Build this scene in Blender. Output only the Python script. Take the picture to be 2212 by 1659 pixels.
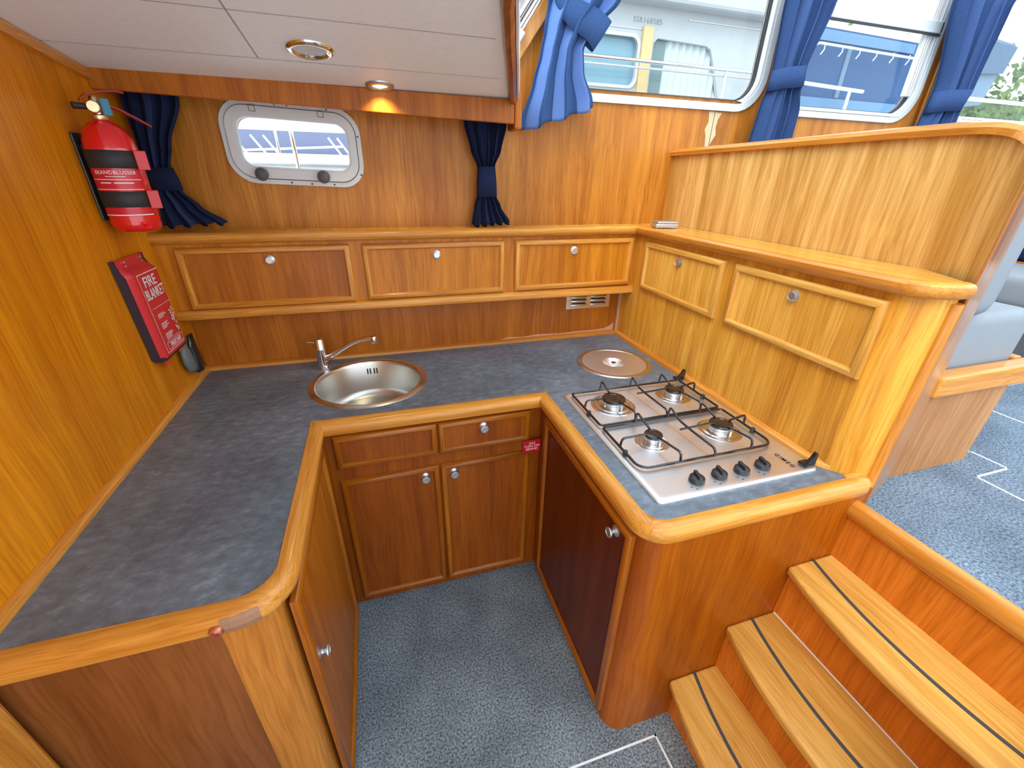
import bpy, bmesh, math, random
from mathutils import Vector, Matrix
random.seed(7)
C = bpy.context.scene.collection
PI = math.pi
for o in list(bpy.data.objects): bpy.data.objects.remove(o)

# ------------------------------------------------------------------ camera
cam_d = bpy.data.cameras.new('camera'); cam = bpy.data.objects.new('camera', cam_d); C.objects.link(cam)
Rr = Vector((0.956716, -0.290505, 0.01734)); Ru = Vector((0.114164, 0.429449, 0.895846)); Rf = Vector((0.267694, 0.855091, -0.444026))
M = Matrix.Identity(4)
for i in range(3):
    M[i][0] = Rr[i]; M[i][1] = Ru[i]; M[i][2] = -Rf[i]
M[0][3], M[1][3], M[2][3] = -1.1472, -1.8882, 1.6524
cam.matrix_world = M
cam_d.sensor_width = 36; cam_d.lens = 910.44/2212*36; cam_d.clip_start = 0.02
bpy.context.scene.camera = cam

# ------------------------------------------------------------------ world and light
sc = bpy.context.scene
w = bpy.data.worlds.new('sky'); sc.world = w; w.use_nodes = True
wn = w.node_tree; wn.nodes.clear()
wo = wn.nodes.new('ShaderNodeOutputWorld'); bg = wn.nodes.new('ShaderNodeBackground')
tc = wn.nodes.new('ShaderNodeTexCoord'); sp = wn.nodes.new('ShaderNodeSeparateXYZ'); rp = wn.nodes.new('ShaderNodeValToRGB')
wn.links.new(tc.outputs['Generated'], sp.inputs[0]); wn.links.new(sp.outputs['Z'], rp.inputs[0])
rp.color_ramp.elements[0].position = 0.0; rp.color_ramp.elements[0].color = (0.74, 0.80, 0.86, 1)
rp.color_ramp.elements[1].position = 0.08; rp.color_ramp.elements[1].color = (0.92, 0.97, 1.0, 1)
e = rp.color_ramp.elements.new(0.6); e.color = (0.72, 0.86, 1.0, 1)
wn.links.new(rp.outputs[0], bg.inputs[0]); bg.inputs[1].default_value = 1.35
wn.links.new(bg.outputs[0], wo.inputs[0])
sun_d = bpy.data.lights.new('sun', 'SUN'); sun_d.energy = 1.45; sun_d.angle = math.radians(40); sun_d.color = (1.0, 0.95, 0.88)
sun = bpy.data.objects.new('sun', sun_d); C.objects.link(sun)
sun.rotation_euler = Vector((-0.55, -0.60, 1.0)).to_track_quat('Z', 'Y').to_euler()      # bright patch of the overcast sky, over the foredeck
sc.view_settings.view_transform = 'Standard'; sc.view_settings.look = 'None'
sc.view_settings.exposure = 1.0; sc.view_settings.gamma = 1.0; sc.view_settings.use_curve_mapping = False

# ------------------------------------------------------------------ materials
def newmat(name):
    m = bpy.data.materials.new(name); m.use_nodes = True
    return m, m.node_tree, m.node_tree.nodes['Principled BSDF']
def plain(name, col, rough=0.5, metal=0.0, spec=0.5, coat=0.0, **kw):
    m, t, b = newmat(name)
    b.inputs['Base Color'].default_value = (*col, 1); b.inputs['Roughness'].default_value = rough
    b.inputs['Metallic'].default_value = metal; b.inputs['Specular IOR Level'].default_value = spec
    b.inputs['Coat Weight'].default_value = coat
    for k, v in kw.items(): b.inputs[k].default_value = v
    # a faint procedural mottling so that no surface is perfectly even
    n = t.nodes.new('ShaderNodeTexNoise'); n.inputs['Scale'].default_value = 14
    mx = t.nodes.new('ShaderNodeMixRGB'); mx.blend_type = 'MULTIPLY'; mx.inputs[0].default_value = 0.12
    mx.inputs[1].default_value = (*col, 1)
    tcc = t.nodes.new('ShaderNodeTexCoord'); t.links.new(tcc.outputs['Object'], n.inputs['Vector'])
    t.links.new(n.outputs['Fac'], mx.inputs[2]); t.links.new(mx.outputs[0], b.inputs['Base Color'])
    return m
def wood(name, axis, light, dark, fine=1.0, rough=0.40, coat=0.06, knots=True):
    m, t, b = newmat(name); N = t.nodes.new; L = t.links.new
    tcc = N('ShaderNodeTexCoord')
    def scaled(s, along):
        mp = N('ShaderNodeMapping'); v = [s, s, s]; v['xyz'.index(axis)] = along
        mp.inputs['Scale'].default_value = v
        L(src, mp.inputs['Vector']); return mp.outputs[0]
    # wander of the grain
    n0 = N('ShaderNodeTexNoise'); n0.inputs['Scale'].default_value = 3.2; n0.inputs['Detail'].default_value = 1
    L(tcc.outputs['Object'], n0.inputs['Vector'])
    ad = N('ShaderNodeVectorMath'); ad.operation = 'MULTIPLY_ADD'
    L(n0.outputs['Color'], ad.inputs[0]); ad.inputs[1].default_value = (0.035, 0.035, 0.035); L(tcc.outputs['Object'], ad.inputs[2])
    src = ad.outputs[0]
    a = N('ShaderNodeTexNoise'); a.inputs['Scale'].default_value = 1; a.inputs['Detail'].default_value = 4; a.inputs['Roughness'].default_value = 0.6
    L(scaled(22*fine, 0.9), a.inputs['Vector'])
    c = N('ShaderNodeTexNoise'); c.inputs['Scale'].default_value = 1; c.inputs['Detail'].default_value = 3
    L(scaled(170*fine, 5.0), c.inputs['Vector'])
    d = N('ShaderNodeTexNoise'); d.inputs['Scale'].default_value = 1; d.inputs['Detail'].default_value = 1
    L(scaled(4.0, 0.35), d.inputs['Vector'])
    r1 = N('ShaderNodeValToRGB'); r1.color_ramp.elements[0].position = 0.36; r1.color_ramp.elements[1].position = 0.66
    r1.color_ramp.elements[0].color = (*dark, 1); r1.color_ramp.elements[1].color = (*light, 1)
    L(a.outputs['Fac'], r1.inputs[0])
    r2 = N('ShaderNodeValToRGB'); r2.color_ramp.elements[0].position = 0.30; r2.color_ramp.elements[1].position = 0.60
    r2.color_ramp.elements[0].color = (0.66, 0.60, 0.52, 1); r2.color_ramp.elements[1].color = (1, 1, 1, 1)
    L(c.outputs['Fac'], r2.inputs[0])
    mx = N('ShaderNodeMixRGB'); mx.blend_type = 'MULTIPLY'; mx.inputs[0].default_value = 0.75
    L(r1.outputs[0], mx.inputs[1]); L(r2.outputs[0], mx.inputs[2])
    r3 = N('ShaderNodeValToRGB'); r3.color_ramp.elements[0].position = 0.35; r3.color_ramp.elements[1].position = 0.65
    r3.color_ramp.elements[0].color = (0.86, 0.80, 0.74, 1); r3.color_ramp.elements[1].color = (1.06, 1.08, 1.1, 1)
    L(d.outputs['Fac'], r3.inputs[0])
    m2 = N('ShaderNodeMixRGB'); m2.blend_type = 'MULTIPLY'; m2.inputs[0].default_value = 0.8
    L(mx.outputs[0], m2.inputs[1]); L(r3.outputs[0], m2.inputs[2])
    L(m2.outputs[0], b.inputs['Base Color'])
    b.inputs['Roughness'].default_value = rough; b.inputs['Coat Weight'].default_value = coat; b.inputs['Coat Roughness'].default_value = 0.18; b.inputs['Specular IOR Level'].default_value = 0.25
    return m
WL, WD = (0.66, 0.235, 0.016), (0.47, 0.145, 0.006)
W = {a: wood('teak_veneer_'+a, a, WL, WD) for a in 'xyz'}
WP = wood('pale_teak_veneer', 'z', (0.84, 0.53, 0.185), (0.54, 0.28, 0.06))
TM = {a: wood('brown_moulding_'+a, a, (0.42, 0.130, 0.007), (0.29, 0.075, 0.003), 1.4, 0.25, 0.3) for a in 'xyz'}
TP = {a: wood('pale_moulding_'+a, a, (0.78, 0.44, 0.10), (0.62, 0.29, 0.04), 1.4, 0.25, 0.3) for a in 'xyz'}
T = {a: wood('teak_moulding_'+a, a, (0.75, 0.345, 0.062), (0.56, 0.205, 0.024), 1.4, 0.24, 0.3) for a in 'xyz'}
WD2 = wood('locker_door_veneer', 'z', (0.92, 0.52, 0.10), (0.72, 0.34, 0.045))
TR = wood('oiled_tread', 'y', (0.72, 0.40, 0.095), (0.58, 0.28, 0.05), 1.5, 0.34, 0.15)
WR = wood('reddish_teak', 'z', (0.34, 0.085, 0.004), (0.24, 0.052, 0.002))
WM = wood('brown_teak', 'z', (0.50, 0.155, 0.012), (0.36, 0.098, 0.005))
WT = wood('riser_teak', 'z', (0.70, 0.22, 0.02), (0.55, 0.15, 0.01))
steel = plain('brushed_steel', (0.72, 0.71, 0.69), 0.26, 1.0)
hobsteel = plain('hob_steel', (0.93, 0.95, 0.97), 0.42, 1.0)
steel_b = plain('bowl_steel', (0.66, 0.65, 0.60), 0.33, 1.0)
chrome = plain('chrome', (0.85, 0.85, 0.87), 0.08, 1.0)
satin = plain('satin_nickel', (0.62, 0.63, 0.64), 0.35, 0.9)
alu = plain('aluminium_frame', (0.60, 0.67, 0.71), 0.38, 0.15)
alu_w = plain('white_enamel_frame', (0.66, 0.67, 0.68), 0.4)
black = plain('black_enamel', (0.012, 0.012, 0.014), 0.25, coat=0.5)
blackp = plain('black_plastic', (0.018, 0.02, 0.022), 0.38)
rubber = plain('black_rubber', (0.02, 0.02, 0.022), 0.6)
greyk = plain('dark_grey_knob', (0.085, 0.085, 0.09), 0.6)
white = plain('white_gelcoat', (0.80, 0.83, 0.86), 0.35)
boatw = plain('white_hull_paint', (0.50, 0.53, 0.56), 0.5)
white_t = plain('white_lettering', (0.85, 0.85, 0.85), 0.5)
grey_t = plain('grey_lettering', (0.30, 0.30, 0.32), 0.5)
red = plain('red_paint', (0.74, 0.006, 0.010), 0.14, coat=0.8)
redl = plain('red_label', (0.62, 0.015, 0.03), 0.3)
redv = plain('red_vinyl', (0.66, 0.03, 0.035), 0.38)
redk = plain('red_lever', (0.35, 0.02, 0.03), 0.4)
darkv = plain('dark_binding', (0.035, 0.018, 0.03), 0.7)
bluet = plain('blue_tag', (0.04, 0.22, 0.36), 0.5)
brass = plain('brass', (0.75, 0.58, 0.34), 0.3, 1.0)
copper = plain('copper', (0.60, 0.22, 0.13), 0.35, 0.8)
tape = plain('brown_tape', (0.34, 0.17, 0.09), 0.5)
filler = plain('pale_filler', (0.62, 0.50, 0.30), 0.6)
inlay_w = plain('white_inlay', (0.85, 0.86, 0.86), 0.4)
strip = plain('grey_rubber_strip', (0.05, 0.052, 0.056), 0.5)
tan = plain('tan_post', (0.70, 0.52, 0.25), 0.5)
greyf = plain('grey_upholstery', (0.25, 0.285, 0.32), 0.95, spec=0.2)
navyf = plain('navy_upholstery', (0.012, 0.02, 0.07), 0.9, spec=0.2)
bluecanvas = plain('blue_canvas', (0.022, 0.075, 0.20), 0.7)
greycanvas = plain('grey_blue_canvas', (0.13, 0.21, 0.31), 0.7)
darkband = plain('grey_blue_fender_cloth', (0.20, 0.215, 0.33), 0.8)
mossy = plain('dark_interior', (0.10, 0.13, 0.12), 0.8)
skin_lamp = plain('lamp_glass', (0.9, 0.92, 0.8), 0.3, **{'Emission Color': (0.86, 0.95, 0.68, 1), 'Emission Strength': 1.6})

def mottled(name, stops, scale, rough, detail=6, stretch=(1, 1, 1), bump=0.0, second=None, spec=0.5):
    m, t, b = newmat(name); N = t.nodes.new; L = t.links.new
    tcc = N('ShaderNodeTexCoord'); mp = N('ShaderNodeMapping'); mp.inputs['Scale'].default_value = stretch
    L(tcc.outputs['Object'], mp.inputs[0])
    a = N('ShaderNodeTexNoise'); a.inputs['Scale'].default_value = scale; a.inputs['Detail'].default_value = detail; a.inputs['Roughness'].default_value = 0.72
    L(mp.outputs[0], a.inputs['Vector'])
    r = N('ShaderNodeValToRGB'); r.color_ramp.elements[0].position = stops[0][0]; r.color_ramp.elements[1].position = stops[1][0]
    r.color_ramp.elements[0].color = (*stops[0][1], 1); r.color_ramp.elements[1].color = (*stops[1][1], 1)
    for p_, c_ in stops[2:]:
        el = r.color_ramp.elements.new(p_); el.color = (*c_, 1)
    L(a.outputs['Fac'], r.inputs[0]); out = r.outputs[0]
    if second:
        n2 = N('ShaderNodeTexNoise'); n2.inputs['Scale'].default_value = second; n2.inputs['Detail'].default_value = 3; L(tcc.outputs['Object'], n2.inputs['Vector'])
        q = N('ShaderNodeValToRGB'); q.color_ramp.elements[0].position = 0.35; q.color_ramp.elements[1].position = 0.7
        q.color_ramp.elements[0].color = (0.75, 0.75, 0.77, 1); q.color_ramp.elements[1].color = (1.15, 1.15, 1.15, 1)
        L(n2.outputs['Fac'], q.inputs[0]); mx = N('ShaderNodeMixRGB'); mx.blend_type = 'MULTIPLY'; mx.inputs[0].default_value = 1
        L(out, mx.inputs[1]); L(q.outputs[0], mx.inputs[2]); out = mx.outputs[0]
    L(out, b.inputs['Base Color']); b.inputs['Roughness'].default_value = rough; b.inputs['Specular IOR Level'].default_value = spec
    if bump:
        bp = N('ShaderNodeBump'); bp.inputs['Strength'].default_value = bump; bp.inputs['Distance'].default_value = 0.004
        L(a.outputs['Fac'], bp.inputs['Height']); L(bp.outputs[0], b.inputs['Normal'])
    return m
slate = mottled('slate_laminate', [(0.34, (0.085, 0.112, 0.138)), (0.54, (0.135, 0.175, 0.215)), (0.72, (0.225, 0.285, 0.34))], 30, 0.36, 13, (1, 1.6, 1), 0.12, 4, spec=0.7)
carpet = mottled('speckled_carpet', [(0.38, (0.055, 0.070, 0.085)), (0.62, (0.30, 0.35, 0.38))], 150, 0.95, 4, (1, 1, 1), 0.6, 5, spec=0.1)
carpet2 = mottled('speckled_carpet_light', [(0.38, (0.06, 0.085, 0.12)), (0.62, (0.24, 0.31, 0.38))], 150, 0.95, 4, (1, 1, 1), 0.6, 5, spec=0.1)
ceilm = mottled('grained_white_vinyl', [(0.35, (0.84, 0.92, 0.97)), (0.65, (0.89, 0.96, 1.0))], 60, 0.5, 3, (1, 1, 1), 0.1)
leafm = mottled('leaf_green', [(0.3, (0.03, 0.08, 0.02)), (0.7, (0.17, 0.26, 0.07))], 3, 0.7, 4)
hedge = mottled('hedge_green', [(0.35, (0.06, 0.12, 0.04)), (0.65, (0.33, 0.42, 0.18))], 9, 0.8, 6)
glass, _t, _b = newmat('clear_glass')
_t.nodes.clear(); _o = _t.nodes.new('ShaderNodeOutputMaterial'); _g = _t.nodes.new('ShaderNodeBsdfGlossy'); _tr = _t.nodes.new('ShaderNodeBsdfTransparent')
_m = _t.nodes.new('ShaderNodeMixShader'); _f = _t.nodes.new('ShaderNodeMath'); _lw = _t.nodes.new('ShaderNodeLayerWeight'); _lw.inputs[0].default_value = 0.25; _f.operation = 'MULTIPLY'; _f.inputs[1].default_value = 0.18; _g.inputs['Roughness'].default_value = 0.02
_tr.inputs[0].default_value = (0.94, 0.98, 0.98, 1); _t.links.new(_lw.outputs['Fresnel'] if False else _lw.outputs['Facing'], _f.inputs[0]); _lw.inputs[0].default_value = 0.12
_t.links.new(_f.outputs[0], _m.inputs[0]); _t.links.new(_tr.outputs[0], _m.inputs[1]); _t.links.new(_g.outputs[0], _m.inputs[2]); _t.links.new(_m.outputs[0], _o.inputs[0])
tinted = plain('tinted_boat_glass', (0.20, 0.36, 0.46), 0.15)
vinylw = plain('clear_vinyl_canvas', (0.09, 0.21, 0.38), 0.3)

def cloth(name, base, stripes=None):
    m, t, b = newmat(name); N = t.nodes.new; L = t.links.new
    uv = N('ShaderNodeUVMap'); sx = N('ShaderNodeSeparateXYZ'); L(uv.outputs[0], sx.inputs[0])
    tcc = N('ShaderNodeTexCoord')
    n = N('ShaderNodeTexNoise'); n.inputs['Scale'].default_value = 90; mp = N('ShaderNodeMapping'); mp.inputs['Scale'].default_value = (1, 1, 4)
    L(tcc.outputs['Object'], mp.inputs[0]); L(mp.outputs[0], n.inputs['Vector'])
    r = N('ShaderNodeValToRGB'); r.color_ramp.elements[0].color = (*[c*0.75 for c in base], 1); r.color_ramp.elements[1].color = (*[min(1, c*1.25) for c in base], 1)
    L(n.outputs['Fac'], r.inputs[0]); out = r.outputs[0]
    if stripes:
        s = N('ShaderNodeValToRGB'); s.color_ramp.interpolation = 'CONSTANT'
        s.color_ramp.elements[0].position = 0; s.color_ramp.elements[0].color = (0, 0, 0, 1); s.color_ramp.elements[1].position = 1; s.color_ramp.elements[1].color = (0, 0, 0, 1)
        for a_, b_ in stripes[1]:
            x = s.color_ramp.elements.new(a_); x.color = (1, 1, 1, 1); x = s.color_ramp.elements.new(b_); x.color = (0, 0, 0, 1)
        L(sx.outputs['X'], s.inputs[0]); mx = N('ShaderNodeMixRGB'); L(s.outputs[0], mx.inputs[0]); L(out, mx.inputs[1]); mx.inputs[2].default_value = (*stripes[0], 1); out = mx.outputs[0]
    L(out, b.inputs['Base Color']); b.inputs['Roughness'].default_value = 0.9; b.inputs['Specular IOR Level'].default_value = 0.15
    # woven cloth lets some daylight through
    tl = N('ShaderNodeBsdfTranslucent'); L(out, tl.inputs[0]); ms = N('ShaderNodeMixShader'); ms.inputs[0].default_value = 0.35
    om = t.nodes['Material Output']; L(b.outputs[0], ms.inputs[1]); L(tl.outputs[0], ms.inputs[2]); L(ms.outputs[0], om.inputs[0])
    return m
clothb = cloth('blue_curtain', (0.050, 0.11, 0.28), ((0.15, 0.27, 0.60), ((0.08, 0.20), (0.44, 0.55), (0.80, 0.92))))
clothm = cloth('deep_blue_curtain', (0.045, 0.095, 0.25), ((0.07, 0.135, 0.34), ((0.25, 0.4), (0.7, 0.82))))
clothd = cloth('navy_curtain', (0.021, 0.031, 0.088), ((0.038, 0.055, 0.145), ((0.4, 0.5),)))

# ------------------------------------------------------------------ mesh helpers
ORG = {}
def org(o): return ORG.get(o.name, Vector((0, 0, 0))) if o else Vector((0, 0, 0))
def tag(o, label=None, cat=None, group=None, kind=None):
    if label: o['label'] = label
    if cat: o['category'] = cat
    if group: o['group'] = group
    if kind: o['kind'] = kind
    return o
def thing(name, label, cat, loc, group=None):
    o = bpy.data.objects.new(name, None); C.objects.link(o); o.location = loc; o.empty_display_size = 0.05
    ORG[o.name] = Vector(loc); tag(o, label, cat, group); return o
def obj(name, bm, mat, parent=None, smooth=False, bevel=0, seg=2, label=None, origin=None):
    me = bpy.data.meshes.new(name)
    if parent: og = org(parent)
    elif origin is not None: og = Vector(origin)
    else:
        vs = [v.co for v in bm.verts]
        og = Vector(((min(v.x for v in vs)+max(v.x for v in vs))/2, (min(v.y for v in vs)+max(v.y for v in vs))/2, min(v.z for v in vs)))
    bmesh.ops.translate(bm, verts=bm.verts, vec=-og)
    bmesh.ops.recalc_face_normals(bm, faces=bm.faces)
    bm.to_mesh(me); bm.free()
    for m in (mat if isinstance(mat, list) else [mat]): me.materials.append(m)
    if smooth:
        for p in me.polygons: p.use_smooth = True
    o = bpy.data.objects.new(name, me); C.objects.link(o)
    if parent: o.parent = parent; o.location = (0, 0, 0)
    else: o.location = og
    ORG[o.name] = og
    if smooth and smooth != 'all':
        me.set_sharp_from_angle(angle=math.radians(38))
    if bevel:
        md = o.modifiers.new('bevel', 'BEVEL'); md.width = bevel; md.segments = seg; md.limit_method = 'ANGLE'; md.angle_limit = math.radians(40)
    if label: o['label'] = label
    return o
def struct(name, bm, mat, **k):
    o = obj(name, bm, mat, **k); o['kind'] = 'structure'; return o
def B(): return bmesh.new()
def box(bm, x0, x1, y0, y1, z0, z1):
    v = [bm.verts.new((x, y, z)) for z in (z0, z1) for y in (y0, y1) for x in (x0, x1)]
    for f in ((0, 2, 3, 1), (4, 5, 7, 6), (0, 1, 5, 4), (2, 6, 7, 3), (0, 4, 6, 2), (1, 3, 7, 5)): bm.faces.new([v[i] for i in f])
    return bm
def obox(x0, x1, y0, y1, z0, z1): return box(B(), x0, x1, y0, y1, z0, z1)
def prism(bm, poly, f0, f1):
    """poly: list of 2D points; f0/f1 map a 2D point to 3D for the two ends"""
    a = [bm.verts.new(f0(p)) for p in poly]; b = [bm.verts.new(f1(p)) for p in poly]
    bm.faces.new(a[::-1]); bm.faces.new(b)
    n = len(poly)
    for i in range(n): bm.faces.new((a[i], a[(i+1) % n], b[(i+1) % n], b[i]))
    return bm
def zprism(poly, z0, z1, bm=None): return prism(bm or B(), poly, lambda p: (p[0], p[1], z0), lambda p: (p[0], p[1], z1))
def tube(bm, pts, r, n=8, cap=True):
    pts = [Vector(p) for p in pts]; rings = []
    up = None
    for i, p in enumerate(pts):
        t = ((pts[min(i+1, len(pts)-1)]-pts[max(i-1, 0)])).normalized()
        if up is None: up = Vector((0, 0, 1)) if abs(t.z) < 0.9 else Vector((1, 0, 0))
        s = t.cross(up).normalized(); up = s.cross(t).normalized()
        rr = r[i] if isinstance(r, (list, tuple)) else r
        rings.append([bm.verts.new(p+rr*(math.cos(2*PI*k/n)*s+math.sin(2*PI*k/n)*up)) for k in range(n)])
    for a, b in zip(rings, rings[1:]):
        for k in range(n): bm.faces.new((a[k], a[(k+1) % n], b[(k+1) % n], b[k]))
    if cap: bm.faces.new(rings[0][::-1]); bm.faces.new(rings[-1])
    return bm
def lathe(bm, prof, mat=None, n=32, cap0=True, cap1=True):
    """prof (r,h) around local z; mat places it"""
    mat = mat or Matrix.Identity(4); rings = []
    for r, h in prof:
        rings.append([bm.verts.new(mat @ Vector((r*math.cos(2*PI*k/n), r*math.sin(2*PI*k/n), h))) for k in range(n)])
    for a, b in zip(rings, rings[1:]):
        for k in range(n): bm.faces.new((a[k], a[(k+1) % n], b[(k+1) % n], b[k]))
    if cap0: bm.faces.new(rings[0][::-1])
    if cap1: bm.faces.new(rings[-1])
    return bm
def place(loc, zdir=(0, 0, 1), xdir=None):
    z = Vector(zdir).normalized(); x = Vector(xdir) if xdir else (Vector((1, 0, 0)) if abs(z.x) < 0.9 else Vector((0, 1, 0)))
    x = (x-z*x.dot(z)).normalized(); y = z.cross(x)
    m = Matrix.Identity(4)
    for i in range(3): m[i][0] = x[i]; m[i][1] = y[i]; m[i][2] = z[i]; m[i][3] = loc[i]
    return m
def rpoly(pts, rad, n=8):
    """convex polygon (counter-clockwise) with rounded corners"""
    out = []; m = len(pts)
    for i in range(m):
        a, b, c = Vector(pts[i-1]), Vector(pts[i]), Vector(pts[(i+1) % m]); r = rad[i] if isinstance(rad, (list, tuple)) else rad
        u, v = (a-b).normalized(), (c-b).normalized(); half = math.acos(max(-1, min(1, u.dot(v))))/2
        t = r/math.tan(half); cen = b+(u+v).normalized()*(r/math.sin(half)); p, q = b+u*t-cen, b+v*t-cen
        a0 = math.atan2(p.y, p.x); a1 = math.atan2(q.y, q.x)
        while a1 < a0: a1 += 2*PI
        if a1-a0 > PI: a1 -= 2*PI
        out += [(cen.x+r*math.cos(a0+(a1-a0)*k/n), cen.y+r*math.sin(a0+(a1-a0)*k/n)) for k in range(n+1)]
    return out
def inset(pts, d):
    out = []; m = len(pts)
    for i in range(m):
        a, b, c = Vector(pts[i-1]), Vector(pts[i]), Vector(pts[(i+1) % m])
        e0, e1 = (b-a).normalized(), (c-b).normalized(); n0, n1 = Vector((-e0.y, e0.x)), Vector((-e1.y, e1.x))
        nn_ = (n0+n1).normalized(); q = b+nn_*(d/nn_.dot(n0)); out.append((q.x, q.y))
    return out
def sweep(bm, path, prof, closed=False):
    """path: 3D points in a horizontal-ish plane; prof: (u outward to the right of travel, v up)"""
    P = [Vector(p) for p in path]; n = len(P); rings = []
    for i in range(n):
        a = P[i]-P[i-1] if (i > 0 or closed) else None
        b = P[(i+1) % n]-P[i] if (i < n-1 or closed) else None
        if a is None: a = b
        if b is None: b = a
        ra = Vector((a.y, -a.x, 0)).normalized(); rb = Vector((b.y, -b.x, 0)).normalized()
        r = (ra+rb).normalized(); k = 1/max(0.3, r.dot(ra))
        rings.append([bm.verts.new(P[i]+r*(u*k)+Vector((0, 0, v))) for u, v in prof])
    m = len(prof); segs = list(zip(rings, rings[1:]))+([(rings[-1], rings[0])] if closed else [])
    for i_, (a, b) in enumerate(segs):
        dd = P[(i_+1) % n]-P[i_]
        for k in range(m): bm.faces.new((a[k], a[(k+1) % m], b[(k+1) % m], b[k])).material_index = 1 if abs(dd.y) > abs(dd.x) else 0
    if not closed: bm.faces.new(rings[0][::-1]); bm.faces.new(rings[-1])
    return bm
def arc(cx, cy, rx, ry, a0, a1, n=8):
    return [(cx+rx*math.cos(math.radians(a0+(a1-a0)*i/n)), cy+ry*math.sin(math.radians(a0+(a1-a0)*i/n))) for i in range(n+1)]
def rrect(x0, x1, y0, y1, r, n=6):
    return arc(x1-r, y1-r, r, r, 0, 90, n)+arc(x0+r, y1-r, r, r, 90, 180, n)+arc(x0+r, y0+r, r, r, 180, 270, n)+arc(x1-r, y0+r, r, r, 270, 360, n)
def plate(loops, depth):
    """flat sheet with holes: loops[0] outer, rest holes (2D); returns bmesh in XY, z 0..depth"""
    cu = bpy.data.curves.new('tmp', 'CURVE'); cu.dimensions = '2D'; cu.fill_mode = 'BOTH'; cu.extrude = depth/2
    for lp in loops:
        s = cu.splines.new('POLY'); s.points.add(len(lp)-1); s.use_cyclic_u = True
        for q, p in zip(s.points, lp): q.co = (p[0], p[1], 0, 1)
    o = bpy.data.objects.new('tmp', cu); C.objects.link(o)
    dg = bpy.context.evaluated_depsgraph_get(); dg.update()
    me = bpy.data.meshes.new_from_object(o.evaluated_get(dg)); bm = B(); bm.from_mesh(me)
    bpy.data.objects.remove(o); bpy.data.curves.remove(cu); bpy.data.meshes.remove(me)
    bmesh.ops.remove_doubles(bm, verts=bm.verts, dist=1e-5)
    bmesh.ops.translate(bm, verts=bm.verts, vec=(0, 0, depth/2))
    return bm
XZ = lambda y: Matrix(((1, 0, 0, 0), (0, 0, -1, y), (0, 1, 0, 0), (0, 0, 0, 1)))    # plate XY -> world XZ, thickness toward -y
def xform(bm, m): bmesh.ops.transform(bm, matrix=m, verts=bm.verts); return bm
def text(s, size, m, extrude=0.0004, space=1.0, align='CENTER', bold=False):
    cu = bpy.data.curves.new('tmp', 'FONT'); cu.body = s; cu.size = size; cu.extrude = extrude; cu.align_x = align; cu.align_y = 'CENTER'; cu.space_character = space
    if bold: cu.offset = size*0.010
    cu.resolution_u = 3
    o = bpy.data.objects.new('tmp', cu); C.objects.link(o)
    dg = bpy.context.evaluated_depsgraph_get(); dg.update()
    me = bpy.data.meshes.new_from_object(o.evaluated_get(dg)); bm = B(); bm.from_mesh(me)
    bpy.data.objects.remove(o); bpy.data.curves.remove(cu); bpy.data.meshes.remove(me)
    if m is not None: xform(bm, m)
    return bm
def merge(a, b):
    me = bpy.data.meshes.new('t'); b.to_mesh(me); b.free(); a.from_mesh(me); bpy.data.meshes.remove(me); return a

# ------------------------------------------------------------------ the shell
LX = -1.893                                    # left bulkhead face
WY = 0.06                                      # hull side lining face
W2 = [(-0.475, 1.937), (0.674, 1.937), (0.674, 2.70), (0.02, 2.70), (-0.475, 2.02)]; W2 = [(-0.475, 1.937), (0.674, 1.937), (0.674, 2.70), (0.035, 2.70), (-0.45, 2.06)]
bm = plate([[(-1.95, -0.05), (3.6, -0.05), (3.6, 2.75), (-0.17, 2.75), (-0.60, 2.10), (-0.60, 1.93), (-1.95, 1.96)],
            rrect(-1.585, -1.205, 1.655, 1.822, 0.045), rpoly(inset(W2, 0.043), [0.107]*4+[0.3]), rpoly(inset([(0.76, 1.935), (1.695, 1.935), (1.695, 2.72), (0.76, 2.72)], 0.043), 0.117), rpoly(inset([(1.93, 1.935), (3.25, 1.935), (3.25, 2.72), (1.93, 2.72)], 0.043), 0.117)], 0.05)
wall_back = struct('wall_back', xform(bm, XZ(WY+0.05)), wood('hull_lining', 'z', (0.56, 0.225, 0.03), (0.40, 0.135, 0.012)))
bm = B(); pts = [(0.395, 1.932), (0.468, 1.930), (0.452, 1.905), (0.447, 1.87), (0.455, 1.84), (0.44, 1.815), (0.425, 1.79), (0.405, 1.79), (0.40, 1.83), (0.388, 1.86), (0.402, 1.89)]
prism(bm, pts, lambda p: (p[0], WY-0.0015, p[1]), lambda p: (p[0], WY+0.001, p[1]))
obj('worn_veneer_patch', bm, filler, wall_back, label='bleached worn patch in the veneer below the window')
bm = B(); box(bm, 0.426, 0.4285, WY-0.002, WY+0.001, 1.77, 1.932)
obj('veneer_joint', bm, rubber, wall_back)
struct('wall_left', obox(LX-0.04, LX, -2.6, 0.06, -0.02, 2.3), wood('left_bulkhead_veneer', 'z', (0.80, 0.30, 0.006), (0.66, 0.21, 0.003), 0.8))
struct('floor', obox(-1.95, -0.2, -2.6, 0.06, -0.04, 0), carpet)
sal = zprism([(0.098, -1.285), (0.098, -1.93), (-0.5, -1.93), (-0.5, -3.4), (3.6, -3.4), (3.6, WY), (0.135, WY), (0.135, -1.285)], 0.76, 0.80)
floor2 = struct('floor', sal, carpet2, origin=(0, 0, 0))
struct('wall_stairwell', obox(-0.5, 0.10, -1.97, -1.93, 0, 0.76), WR)
struct('wall_right', obox(3.6, 3.64, -3.4, 0.1, 0.76, 1.7), W['z'])
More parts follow.
